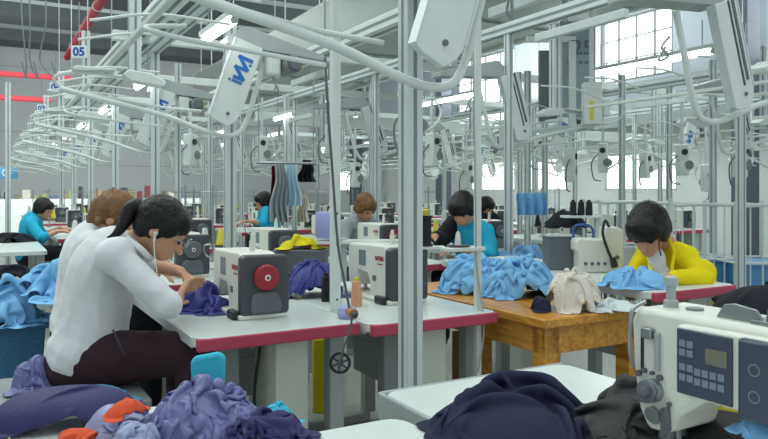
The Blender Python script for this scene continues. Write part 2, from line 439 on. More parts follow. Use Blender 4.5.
# panel joints and the diagonal brace on the right wall
for i in range(14):
    u_ = 4 + i * 1.45
    mb = MB().bb((WV - .015, u_, 2.75), (WV, u_ + .03, 3.6)); o = hall_obj('trim_%d' % (20 + i), mb, MGREY)
mb = MB().bb((WV - .12, 0, 2.66), (WV, U1, 2.84)); hall_obj('trim_7', mb, LGREY)
mb = MB().bb((WV - .06, 0, 3.50), (WV, U1, 3.58)); hall_obj('trim_8', mb, LGREY)
colm = mat('steel_column_grey', rgb(86, 92, 106), 0.5)
for u_ in (7.3, 16.5, 22):
    tag(MB().bb((WV - .75, u_, 0), (WV - .4, u_ + .3, H)).build('steel_column', colm, None, .01), 'dark grey steel column beside the right wall windows', 'column', 'steel columns along the right wall').rotation_euler = (0, 0, RA)
tag(MB().bb((-.5, 25.4, 0), (-.1, 25.8, H)).build('steel_column', colm, None, .01), 'dark steel column against the far left wall panels', 'column').rotation_euler = (0, 0, RA)
# far low partition with stored goods
mb = MB().bb((V0, 22.5, 0), (6.0, 22.6, 1.05)); hall_obj('trim_9', mb, cream)
# floor marking
hz = stripe_mat('hazard_stripes', rgb(206, 196, 60), rgb(96, 100, 92), 1, 7.0, 0.5, 0.55)
o = tag(MB().bb((-.10, 2.2, 0.001), (.16, 4.6, .006)).build('floor_tape', hz), 'yellow and grey striped floor tape beside the blue crate', 'floor tape'); o.rotation_euler = (0, 0, RA)

# ventilation duct
d = thing('ventilation_duct', 'wide pale grey duct hanging over the middle of the sewing hall', 'duct', (0, 0, 0), RA)
MB().bb((3.6, 0.5, 3.0), (5.35, 18, 3.6)).build('duct_body', DUCT, d, .03)
for x in (3.57, 5.38): MB().bb((x - .03, .5, 2.97), (x + .03, 18, 3.03)).build('edge_rail', WHITE, d, .005)
for k in range(7): MB().bb((3.585, 1.5 + 2.1 * k, 2.985), (5.365, 1.53 + 2.1 * k, 3.615)).build('flange', LGREY, d)
for k in range(4):
    MB().cyl((3.95, 2 + 4 * k, 3.6), (3.95, 2 + 4 * k, H), .012, n=6).build('hanger_rod', STEEL, d)
# sprinkler pipes
for (z, u_) in ((4.25, 20.2), (3.62, 20.0)):
    o = tag(MB().cyl((V0 + .1, u_, z), (1.95 if z > 4.2 else 1.45, u_, z), .07, n=12).build('water_pipe', PIPE), ('upper' if z > 4.2 else 'lower') + ' red horizontal pipe across the far left wall', 'pipe'); o.rotation_euler = (0, 0, RA)
pp = thing('water_pipe', 'thick red pipe running diagonally below the ceiling near the sign 05', 'pipe', (0, 0, 0), RA)
MB().cyl((1.75, 3.0, 4.6), (1.75, 19.0, 4.6), .085, n=14).build('pipe_run', PIPE, pp)
for k in range(8): MB().cyl((1.75, 3.5 + 2 * k, 4.6), (1.75, 3.56 + 2 * k, 4.6), .1, n=14).build('pipe_clamp', LGREY, pp)
#@@SECTION frame
# ------------------------------------------------------------------ overhead frame
def profile_mb(mb, gm, x, y, z0, z1, w):
    mb.bb((x - w / 2, y - w / 2, z0), (x + w / 2, y + w / 2, z1))
    for s in (-1, 1):
        gm.bb((x - w * .1, y + s * w * .5 - .0015, z0), (x + w * .1, y + s * w * .5 + .0015, z1))
        gm.bb((x + s * w * .5 - .0015, y - w * .1, z0), (x + s * w * .5 + .0015, y + w * .1, z1))
def post(v_, u_, w, z1, label, group=None, z0=0.0, foot=True):
    t = thing('frame_post', label, 'post', UV(v_, u_, 0), RA, group)
    a, g = MB(), MB(); profile_mb(a, g, 0, 0, z0, z1, w); a.build('profile', ALU, t, w * .06); g.build('groove', GROOVE, t)
    if foot: MB().bb((-w * .9, -w * .9, 0), (w * .9, w * .9, .012)).build('base_plate', STEEL, t)
    return t
ZB = 2.42
p1 = post(1.238, 2.0, .062, ZB, 'wide grooved aluminium post in the centre foreground behind the white table')
p2 = post(1.325, 4.28, .066, ZB, 'grooved aluminium post directly behind the red-wheeled machine on the nearest table')
p0 = post(3.37, 4.06, .052, ZB, 'slim aluminium post standing behind the blue cloth on the wooden table')
for i, u_ in enumerate((6.1, 8.2, 10.3, 12.4, 14.6)):
    dup(p2, UV(1.238, u_), RA, 'aluminium post in the row over the left sewing tables, %s from the camera' % ORD[i + 2], 'posts of the left sewing row')
for i, u_ in enumerate((2.0, 6.1, 8.2, 10.3, 12.4, 14.6)):
    if u_ > 3: dup(p0, UV(3.37, u_), RA, 'slim aluminium post in the middle sewing row, %s from the camera' % ORD[i + 1], 'posts of the middle sewing row')
for v_, nm in ((4.55, 'right-hand sewing row'), (6.6, 'second right-hand sewing row'), (8.6, 'sewing row beside the right wall')):
    for i, u_ in enumerate((1.6, 3.0, 5.2, 7.4, 9.6, 11.8, 14.0)):
        dup(p0, UV(v_, u_), RA, 'thin aluminium post in the %s, %s from the camera' % (nm, ORD[i]), 'posts of the ' + nm)
for i, u_ in enumerate((7.0, 9.4, 11.8, 14.2, 16.6)):
    dup(p0, UV(-.55, u_), RA, 'thin aluminium post left of the numbered stations, %s from the camera' % ORD[i], 'posts on the far left')
for i, (px, Y) in enumerate(((8, 7.5), (286, 8.5), (318, 9.5), (372, 7.2), (520, 9), (545, 7.5), (575, 10), (622, 7.0), (660, 9.5), (713, 6.2), (742, 7.0), (210, 9), (178, 6.4))):
    X = (px - 384) * Y / F
    t = dup(p0, (X, Y, 0), RA, 'pale background post, number %s counted from the left' % ORD[i] if i < 12 else 'pale background post', 'pale posts deep in the hall')
    t['label'] = 'pale post deep in the hall among the hanging rails'
# beams along the rows
def beam(v_, u0, u1, z, w, h, label, m=ALU, group=None):
    t = thing('overhead_beam', label, 'beam', UV(v_, (u0 + u1) / 2, z), RA, group)
    L = u1 - u0
    MB().bb((-w / 2, -L / 2, -h / 2), (w / 2, L / 2, h / 2)).build('profile', m, t, .004)
    g = MB()
    for s in (-1, 1):
        g.bb((s * w * .5 - .002, -L / 2, -h * .12), (s * w * .5 + .002, L / 2, h * .12)); g.bb((-w * .12, -L / 2, s * h * .5 - .002), (w * .12, L / 2, s * h * .5 + .002))
    g.build('groove', GROOVE, t); return t
beam(1.238, 1.0, 18, ZB + .04, .07, .08, 'long white beam over the row of numbered stations')
beam(1.13, 1.5, 18, 2.60, .13, .12, 'thick white double beam running diagonally past the sign 05', WHITE)
beam(2.55, 1.6, 18, 2.48, .14, .1, 'pale beam running beside the wide grey duct', WHITE)
beam(3.37, 1.5, 18, ZB + .04, .07, .08, 'long beam over the middle sewing row')
for v_, nm in ((4.55, 'right-hand sewing row'), (6.6, 'second right-hand sewing row'), (8.6, 'sewing row beside the right wall')):
    if v_ > 5: beam(v_, 1.5, 18, ZB + .04, .07, .08, 'long beam over the ' + nm)
for i, u_ in enumerate((6.1, 8.2, 10.3, 12.4, 14.6)):
    t = thing('cross_beam', 'white beam spanning across the sewing rows, %s from the camera' % ORD[i], 'beam', UV(0, u_, 0), RA, 'beams across the hall')
    MB().bb((.9, -.035, ZB + .08), (9.5, .035, ZB + .16)).build('profile', WHITE, t, .004)
    for k in range(4): MB().cyl((1.2 + 2.7 * k, 0, ZB + .16), (1.2 + 2.7 * k, 0, H), .008, n=6).build('hanger_rod', STEEL, t)
t = thing('cross_beam', 'low pale beam spanning the right rows in front of the wall windows', 'beam', UV(0, 8.6, 0), RA)
MB().bb((3.0, -.05, 2.12), (10.5, .05, 2.28)).build('profile', WHITE, t, .004)

# ------------------------------------------------------------------ hanging conveyor stations
SU = [1.84 + 2.19 * k for k in range(7)]
LOGO_PTS = None
def station(label, logo=True, mirror=1, group='overhead hanging rail stations'):
    """local x across the rows, y along them, z true height"""
    s = mirror
    t = thing('rail_station', label, 'conveyor station', (0, 0, 0), RA, group)
    a, g = MB(), MB(); profile_mb(a, g, -.50 * s, 0, 1.90, 2.57, .062)
    hp = a.build('hanging_post', ALU, t, .004); g.build('groove', GROOVE, hp)
    # stacked rails : a sloping one and a return loop
    m = MB()
    m.tube([(-.88 * s, -.03, 1.79), (-.70 * s, 0, 1.755), (-.35 * s, 0, 1.68), (-.12 * s, 0, 1.605), (0, 0, 1.58), (.09 * s, 0, 1.60), (.145 * s, 0, 1.69), (.19 * s, 0, 1.84), (.26 * s, 0, 2.07)], .0155, 10)
    m.build('sloping_rail', WHITE, t)
    m = MB()
    m.tube([(-.55 * s, .0, 1.88), (-.80 * s, .0, 1.885), (-.90 * s, .03, 1.85), (-.84 * s, .06, 1.80), (-.62 * s, .08, 1.77), (-.36 * s, .10, 1.74), (-.1 * s, .12, 1.73)], .009, 8)
    m.tube([(-.72 * s, .16, 1.72), (-.84 * s, .10, 1.69), (-.78 * s, .04, 1.66), (-.6 * s, .02, 1.64), (-.35 * s, .02, 1.62)], .007, 8)
    m.build('loop_rail', WHITE, t)
    # bracket box at the foot of the hanging post
    m = MB(); m.prism([(-.57 * s, 1.885), (-.54 * s, 1.915), (-.42 * s, 1.905), (-.34 * s, 1.865), (-.35 * s, 1.835), (-.53 * s, 1.855)], 'y', -.05, .05)
    m.build('bracket', WHITE, t, .006)
    m = MB(); m.prism([(-.82 * s, 1.90), (-.80 * s, 1.915), (-.60 * s, 1.915), (-.60 * s, 1.905), (-.80 * s, 1.89)], 'y', -.04, .04); m.build('cover_plate', WHITE, t, .004)
    # triangular channel over the board
    m = MB(); m.prism([(.0 * s, 2.11), (.0 * s, 2.15), (.10 * s, 2.22), (.14 * s, 2.22), (.62 * s, 2.10), (.62 * s, 2.065)], 'y', -.06, .07); m.build('channel', LGREY, t, .004)
    # inclined board with rounded foot
    tilt = math.radians(18.5) * s
    bt = Matrix.Rotation(tilt, 3, 'Y')
    w, h0, h1 = .083, -.25, .25
    pts = [(-w, h1), (-w, h0 + .015), (-w + .03, h0), (w - .05, h0 - .012), (w - .012, h0 + .03), (w, h0 + .07), (w, h1)]
    m = MB(); m.prism(pts, 'y', -.03, .0); 
    ctr = Vector((0.045, -.06, 1.885))
    m.v = [bt @ p + ctr for p in m.v]; b = m.build('inclined_board', WHITE, t, .004)
    m = MB(); m.bb((-w - .004, -.034, h0 + .02), (-w + .004, .012, h1)); m.bb((w - .004, -.034, h0 + .08), (w + .004, .012, h1)); m.v = [bt @ p + ctr for p in m.v]; m.build('board_rim', ALU, b)
    m = MB(); m.bb((-w * .2, 0.002, h0 + .05), (w * .9, .05, h1)); m.v = [bt @ p + ctr for p in m.v]; m.build('belt_housing', GREYP, t, .004)
    if s < 0:
        m = MB(); m.bb((.012, -.034, h0 + .10), (.022, -.029, h1)); m.v = [bt @ p + ctr for p in m.v]; m.build('belt_slot', DGREY, b)
        m = MB(); m.bb((.040, -.034, h0 + .12), (.058, -.029, h1)); m.v = [bt @ p + ctr for p in m.v]; m.build('belt', GREYP, b)
    m = MB(); m.cyl((.012, -.032, h0 + .06), (.012, -.036, h0 + .06), .010); m.v = [bt @ p + ctr for p in m.v]; m.build('screw', GREYP, b)
    if logo:
        # blue mark: an i and a zigzag, running up the board
        m = MB()
        zz = [(.050, .150), (-.028, .150), (.040, .090), (-.032, .085), (.034, .028), (-.022, .026)]
        for p, q in zip(zz[:-1], zz[1:]):
            p = Vector((p[0], 0, p[1])); q = Vector((q[0], 0, q[1])); dd = (q - p).normalized(); nn = Vector((-dd.z, 0, dd.x)) * .0105
            p -= dd * .006; q += dd * .006
            y0, y1 = -.0335, -.0305
            vs = [p + nn, q + nn, q - nn, p - nn]
            m.add([Vector((k.x, y0, k.z)) for k in vs] + [Vector((k.x, y1, k.z)) for k in vs], [(0, 1, 2, 3), (7, 6, 5, 4), (0, 4, 5, 1), (1, 5, 6, 2), (2, 6, 7, 3), (3, 7, 4, 0)])
        m.cyl((.048, -.0305, .122), (.048, -.0335, .122), .0085)
        m.bb((-.050, -.0335, -.004), (-.036, -.0305, .010)); m.bb((-.028, -.0335, -.004), (.034, -.0305, .010))
        m.v = [bt @ p + ctr for p in m.v]; m.build('logo', LOGO, b)
    # motor
    if s > 0:
        m = MB(); m.cyl((.40 * s, -.10, 2.02), (.40 * s, .06, 2.02), .055, n=20); m.build('motor', MGREY, t, .006)
        m = MB(); m.cyl((.40 * s, -.135, 2.02), (.40 * s, -.10, 2.02), .04, n=20); m.build('motor_cap', GREYP, t, .004)
        m = MB(); m.bb((.24 * s, -.05, 1.95), (.34 * s, .05, 2.09)); m.build('gear_box', WHITE, t, .02, 3)
        m = MB(); m.bb((.445 * s, -.08, 2.0), (.462 * s, .02, 2.045)); m.build('warning_label', YPL, t)
    MB().bb((.62 * s, -.05, 1.98), (.65 * s, .5, 2.02)).build('side_rail', ALU, t, .003)
    m = MB(); m.tube([(.30 * s, 0, 1.95), (.33 * s, .02, 1.90), (.31 * s, 0, 1.86), (.35 * s, .02, 1.84), (.33 * s, 0, 1.90)], .006, 6); m.build('clip_chain', STEEL, t)
    MB().bb((-.72 * s - .004, .15, 1.84), (-.72 * s + .02, 1.5, 1.86)).build('feed_rail', WHITE, t, .003)
    m = MB()
    for k in range(4): m.tube([(-.86 * s + .0 * k, .3 + .4 * k, 1.92), (-.6 * s, .32 + .4 * k, 1.98), (-.3 * s, .3 + .4 * k, 1.97)], .006, 6)
    m.build('rail_tie', WHITE, t)
    return t
st1 = station('overhead station with a plain inclined board at the top centre, nearest the camera')
st1.location = UV(1.21, SU[0]); st1.rotation_euler = (0, 0, RA)
def sdup(v_, u_, label, src, group): return dup(src, UV(v_, u_), RA, label, group)
G0 = 'rail stations over the left sewing row'
sdup(1.21, SU[1], 'overhead station whose inclined board shows the large blue logo', st1, G0); st1['group'] = G0
for k in range(2, 7):
    sdup(1.21, SU[k], 'overhead rail station over the left row, %s from the camera' % ORD[k], st1, G0)
stm = station('mirrored overhead rail station over the middle row, nearest the camera', False, -1, 'rail stations over the middle row')
stm.location = UV(2.97, 2.1)
for k in range(1, 7): sdup(3.4, 1.95 + 2.19 * k, 'mirrored rail station over the middle row, %s from the camera' % ORD[k], stm, 'rail stations over the middle row')
for v_, nm in ((5.6, 'right-hand row'), (7.8, 'second right-hand row'), (9.8, 'row nearest the right wall')):
    for k in range(1, 7): sdup(v_, 1.6 + 2.19 * k, 'white rail station over the %s, %s from the camera' % (nm, ORD[k - 1]), stm if k % 2 else st1, 'rail stations over the ' + nm)
for k in range(4, 7): sdup(-.9, SU[k] + .6, 'pale rail station at the far left edge, %s from the camera' % ORD[k - 4], st1, 'rail stations at the far left')

# fluorescent lamps
def lamp(label, L, group):
    t = thing('tube_lamp', label, 'lamp', (0, 0, 0), RA, group)
    MB().bb((-.035, 0, .02), (.035, L, .05)).build('housing', WHITE, t, .004)
    MB().cyl((0, .02, 0), (0, L - .02, 0), .024, n=12).build('glass_tube', LAMP, t)
    for y in (0, L - .02): MB().cyl((0, y, 0), (0, y + .02, 0), .021).build('end_cap', LGREY, t)
    for y in (.1, L - .1): MB().cyl((0, y, .05), (0, y, .25), .006, n=6).build('hanger', STEEL, t)
    return t
l0 = lamp('short bright tube lamp beside the board with the large blue logo', .6, 'tube lamps of the left row')
def lamp_at(src, v_, u_, z, label, group): 
    return dup(src, UV(v_, u_, z), RA, label, group)
l0.location = UV(1.14, 3.60, 2.16)
for k in range(1, 6): lamp_at(l0, 1.14, 3.60 + 2.19 * k, 2.16, 'short tube lamp over the left row, %s from the camera' % ORD[k], 'tube lamps of the left row')
l1 = lamp('long bright tube lamp crossing in front of the large wall window', 1.2, 'tube lamps of the right row')
l1.location = UV(4.70, 3.31, 2.30)
for k in range(1, 6): lamp_at(l1, 4.70, 3.31 + 2.85 * k, 2.33, 'long tube lamp over the right row, %s from the camera' % ORD[k], 'tube lamps of the right row')
for k in range(0, 5): lamp_at(l1, 7.4, 7.0 + 2.85 * k, 2.33, 'far tube lamp near the right wall, %s from the camera' % ORD[k], 'tube lamps near the right wall')
for k in range(1, 5): lamp_at(l0, 3.1, 5.0 + 2.6 * k, 2.15, 'short tube lamp over the middle row, %s from the camera' % ORD[k], 'tube lamps of the middle row')
for k in range(0, 4): lamp_at(l0, -.7, 7.8 + 2.6 * k, 2.1, 'short tube lamp at the far left, %s from the camera' % ORD[k], 'tube lamps at the far left')

# white drive units with dangling hoses between the rails
du = thing('drive_unit', 'white drive unit with a black disc and looped hose, behind the centre post', 'drive unit', P(412, 118, 4.8), .3, 'hanging drive units between the rails')
MB().bb((-.05, -.05, -.16), (.05, .05, .16)).build('body', WHITE, du, .012)
MB().cyl((.05, -.06, -.05), (.05, .04, -.05), .045, n=18).build('disc', MGREY, du, .004)
MB().cyl((.0, -.065, .08), (.0, -.04, .08), .03, n=16).build('dial', BLACK, du)
MB().tube([(.05, 0, .1), (.16, .02, .14), (.22, .02, .05), (.16, .0, -.05), (.05, 0, -.12)], .009, 8).build('hose', WHITE, du)
MB().tube([(-.05, 0, .05), (-.12, .02, -.05), (-.10, .02, -.22), (-.02, .0, -.25)], .007, 8).build('cable', GREYP, du)
MB().bb((-.012, -.012, .16), (.012, .012, .60)).build('hanging_post', ALU, du)
for i, (px, py, Y, rz_, w_) in enumerate(((432, 150, 6.5, .9, 'left of the slim post'), (330, 140, 7.5, .2, 'behind the pole left of centre'), (570, 165, 6.6, 1.2, 'above the overlock machine'), (603, 158, 7.6, -.4, 'left of the far window'),
      (645, 165, 8.5, .8, 'before the far window'), (682, 160, 7.2, .1, 'right of the far window'), (706, 178, 8.2, 1.6, 'low at the right'), (740, 160, 6.4, .5, 'near the right edge'), (466, 175, 8.0, 1.0, 'above the person in cyan'),
      (540, 150, 9.0, .0, 'above the blue hanging shirt'), (262, 150, 8.0, .4, 'above the far woman in cyan'), (190, 150, 7.0, 1.2, 'above the ponytail woman'), (355, 175, 9.0, .7, 'above the brown-haired head'), (505, 135, 7.4, 2.0, 'right of the slim post'))):
    dup(du, P(px, py, Y), rz_, 'white hanging drive unit with looped hose, ' + w_)
# number signs
def sign(num, v_, u_, z, w, h, cm=SIGNB, bm=SIGNW):
    t = thing('number_sign', '%s white hanging sign above the left row, blue number %s' % ({'05': 'nearest and largest', '04': 'middle', '03': 'farthest and smallest', '25': ''}[num], num), 'sign', UV(v_, u_, z), 0)
    MB().bb((-w / 2, -.004, -h / 2), (w / 2, .004, h / 2)).build('sign_plate', bm, t, .003)
    text(num, h * .95, cm, t, face_m((0, -.006, -.003), (1, 0, 0), (0, 0, 1)), bold=.003)
    MB().cyl((0, 0, h / 2), (0, 0, h / 2 + .35), .005, n=6).build('hanger', STEEL, t)
for k, nm in ((2, '05'), (3, '04'), (4, '03')): sign(nm, .65, SU[k] - .10, 2.38, .125, .10)
t = thing('number_sign', 'grey board with the number 25 hanging left of the big window', 'sign', P(579, 78, 5.9), 0)
MB().bb((-.16, 0, -.33), (.14, .02, .48)).build('sign_plate', mat('board_bluegrey', rgb(140, 154, 160), .5), t, .003)
text('25', .17, SIGNG, t, face_m((.03, -.004, .25), (1, 0, 0), (0, 0, 1)), bold=.001)
m_ = MB()
for k in range(5): m_.bb((-.10 + .05 * k, -.003, .12), (-.07 + .05 * k, 0, .14))
m_.build('printed_line', SIGNG, t)
for x in (-.1, .1): MB().cyl((x, .01, .48), (x, .01, .75), .005, n=6).build('hanger', STEEL, t)
cb = thing('control_box', 'white wall-less control box with a yellow strip hanging under the number 25 board', 'control box', P(592, 104, 5.6), 0)
cb['label'] = 'white control box with a yellow strip, hanging below the number 25 board'
MB().bb((-.075, -.04, -.17), (.075, .05, .17)).build('body', WHITE, cb, .01)
MB().bb((-.03, -.046, -.13), (.0, -.039, .02)).build('warning_label', YPL, cb)
MB().bb((.08, -.03, -.10), (.14, .04, .04)).build('valve', WHITE, cb, .012)
MB().tube([(.14, 0, 0), (.22, -.02, .04), (.26, -.02, -.05), (.18, -.02, -.14), (.05, -.02, -.16)], .008, 8).build('hose', WHITE, cb)
MB().bb((-.015, 0, .17), (.015, .03, .80)).build('hanging_post', ALU, cb)
wf_ = thing('rectangular_rack', 'white rectangular hanging frame left of the number 25 board', 'frame', P(552, 85, 5.9), 0)
MB().bb((-.22, -.02, .36), (.20, .02, .41)).build('rail', WHITE, wf_, .006); MB().bb((-.22, -.02, -.40), (.20, .02, -.36)).build('rail', WHITE, wf_, .006)
MB().bb((.14, -.02, -.38), (.20, .02, .38)).build('upright', WHITE, wf_, .006); MB().bb((.06, -.01, -.36), (.085, .02, .36)).build('upright', ALU, wf_, .003)
MB().bb((-.10, .03, -.30), (.05, .08, .30)).build('belt_cover', GREYP, wf_, .006); MB().cyl((.1, 0, .41), (.1, 0, .9), .01, n=8).build('hanger', STEEL, wf_)
sgb = thing('number_sign', 'small light blue sign on the far left wall', 'sign', P(5, 173, 17), 0)
MB().bb((-.3, 0, -.14), (.3, .02, .14)).build('sign_plate', mat('pale_blue_sign', rgb(86, 146, 186), .5), sgb)
text('04', .24, SIGNW, sgb, face_m((.05, -.004, 0), (1, 0, 0), (0, 0, 1)), bold=.003)
#@@SECTION tables
# ------------------------------------------------------------------ sewing tables and machines
def table(label, L=1.15, W=.60, h=.75, group=None, pink=True, cab=True, far=False, cx=.31):
    """origin: near left corner on the floor; x across, y along"""
    t = thing('sewing_table', label, 'table', (0, 0, 0), RA, group)
    r = .045
    def rr(x0, y0, x1, y1, r):
        out = []
        for cx, cy, a0 in ((x1 - r, y1 - r, 0), (x0 + r, y1 - r, 90), (x0 + r, y0 + r, 180), (x1 - r, y0 + r, 270)):
            for k in range(5): a = math.radians(a0 + 22.5 * k); out.append((cx + r * math.cos(a), cy + r * math.sin(a)))
        return out
    MB().prism(rr(0, 0, W, L, r), 'z', h - .035, h).build('tabletop', TOP, t, .003)
    if pink:
        MB().bb((.004, -.006, h - .047), (W - .004, .03, h - .002)).build('edge_band', PINK, t, .006, 3, label='raspberry pink front edge band')
    for x in (0, W): MB().bb((x - .004, .05, h - .04), (x + .004, L - .05, h - .002)).build('side_rail', ALU, t, .002)
    for y in (.12, L - .16):
        MB().bb((.12, y, .05), (.19, y + .06, h - .035)).build('leg', MGREY, t, .006)
        MB().bb((W - .075, y, .05), (W - .01, y + .06, h - .035)).build('leg', LGREY, t, .006)
    for y in (.12, L - .16): MB().bb((.04, y - .0, .0), (W - .04, y + .06, .05)).build('foot_bar', LGREY, t, .008)
    if cab: MB().bb((cx, .06, .06), (cx + .13, .30, h - .04)).build('control_cabinet', CABM, t, .008)
    if not far:
        MB().bb((.30, .50, .38), (.42, .75, .55)).build('motor_box', LGREY, t, .01)
        MB().tube([(.3, .2, .68), (.28, .22, .45), (.33, .3, .2), (.3, .4, .05)], .006, 6).build('cable', BLACK, t)
    return t
def machine(label, group=None, detail=True, wheel=None):
    """lockstitch head: y along the arm, wheel end at y=0 facing -y, needle end at y=.44; x across"""
    t = thing('sewing_machine', label, 'sewing machine', (0, 0, 0), RA, group)
    MB().bb((-.01, 0.0, 0), (.19, .52, .02)).build('bed', CREAM, t, .006)
    # arm + column outline in y-z extruded in x
    col = [(.05, .02), (.22, .02), (.225, .085), (.25, .118), (.34, .125), (.345, .06), (.352, .05), (.435, .05), (.445, .08), (.445, .235), (.43, .252), (.10, .258), (.05, .25)]
    MB().prism(col, 'x', .015, .165).build('arm', CREAM, t, .01, 3)
    c = [(.0, .012), (.19, .012), (.198, .03), (.198, .235), (.185, .25), (.018, .252), (.0, .24)]
    MB().prism(c, 'y', 0, .055).build('motor_housing', DGREY, t, .012, 3)
    lp = [(.035, .02), (.155, .02), (.165, .05), (.150, .095), (.125, .11), (.06, .11), (.035, .09)]
    MB().prism(lp, 'y', -.014, .01).build('belt_cover', GREYP, t, .012, 3)
    m = MB(); m.lathe([(.046, 0.0), (.051, -.006), (.051, -.022), (.046, -.028), (.030, -.030)], (.095, -.002, .165), 28, 'y'); wl = m.build('handwheel', wheel or RED, t)
    MB().lathe([(.012, -.026), (.012, -.034), (.007, -.036)], (.095, 0, .165), 16, 'y').build('hub', CREAM, wl)
    MB().lathe([(.006, -.034), (.006, -.037)], (.095, 0, .165), 12, 'y').build('screw', BLACK, wl)
    m = MB(); m.bb((.013, .26, .15), (.017, .33, .225)); m.build('display', SCREEN, t, .004)
    MB().bb((.012, .16, .09), (.017, .19, .115)).build('vent_grille', GREYP, t)
    m = MB(); m.cyl((.09, .14, .25), (.09, .14, .30), .012); m.cyl((.09, .14, .30), (.09, .14, .325), .009, .007); m.build('oil_cap', CREAM, t)
    m = MB(); m.cyl((.09, .415, .03), (.09, .415, .06), .004, n=8); m.cyl((.09, .395, .03), (.09, .395, .10), .005, n=8); m.bb((.078, .385, .022), (.102, .425, .027)); m.build('needle_bar', STEEL, t)
    m = MB(); m.cyl((.08, .445, .16), (.08, .462, .16), .016); m.cyl((.10, .445, .12), (.10, .456, .12), .012); m.bb((.05, .445, .19), (.06, .452, .24)); m.build('tension_dial', STEEL, t)
    m = MB(); m.tube([(.02, .44, .20), (-.01, .47, .22), (-.02, .46, .26), (0, .43, .27)], .004, 6); m.build('thread_guide', STEEL, t)
    if detail:
        text('SATIN', .028, RED, t, face_m((.0115, .125, .195), (0, -1, 0), (0, 0, 1)), .0008, bold=.0006)
        m = MB()
        for k in range(4): m.bb((.0115, .10 + .012 * k, .168), (.0145, .107 + .012 * k, .173))
        m.build('printed_line', RED, t)
        m = MB(); m.bb((-.03, .02, .0), (0, .10, .035)); m.build('knee_switch', BLACK, t, .006)
    return t
def thread_stand(label, group=None, cones=('k', 'k')):
    t = thing('thread_stand', label, 'thread stand', (0, 0, 0), RA, group)
    m = MB(); m.cyl((0, 0, 0), (0, 0, .55), .007, n=8); m.bb((-.10, -.015, .10), (.10, .015, .112)); m.cyl((-.1, 0, .5), (.1, 0, .5), .004, n=6)
    m.cyl((0, 0, 0), (0, 0, .012), .03); m.build('rod', STEEL, t)
    for x in (-.07, .07): MB().lathe([(.04, 0), (.042, .008), (.01, .01)], (x, 0, .112), 14).build('spool_tray', BLACK, t)
    for k, x in zip(cones, (-.07, .07)):
        mm = {'k': BTHREAD, 'w': WHITE, 'p': LAV, 'y': YPL, 'r': RED}[k]
        MB().lathe([(.035, .12), (.036, .128), (.016, .235), (.014, .24)], (x, 0, 0), 16).build('thread_cone', mm, t)
    return t

# nearest two tables
T1 = table('nearest sewing table with pink edge, under the machine seen from its red wheel', 1.2, .63)
T1.location = UV(.62, 2.38)
T2 = table('sewing table with pink edge just right of the centre post', 1.2, .60, cx=.25)
T2.location = UV(1.262, 2.31)
M1 = machine('white and grey sewing machine with red handwheel facing the camera, nearest the seated woman')
M1.location = UV(.86, 2.63, .75)
M2 = dup(M1, UV(1.545, 2.66, .75), RA, 'white sewing machine with red lettering, half hidden behind the centre post')
# table 3 and its big machine
T3 = table('white table with grey metal rim in the foreground under the navy cloth', 1.3, .61, pink=False, cab=False)
T3.location = UV(.855, .22)
m_ = MB(); m_.bb((-.012, .0, .685), (.0, 1.3, .755)); m_.bb((0, 1.295, .70), (.61, 1.31, .752)); m_.build('metal_rim', LGREY, T3, .006)

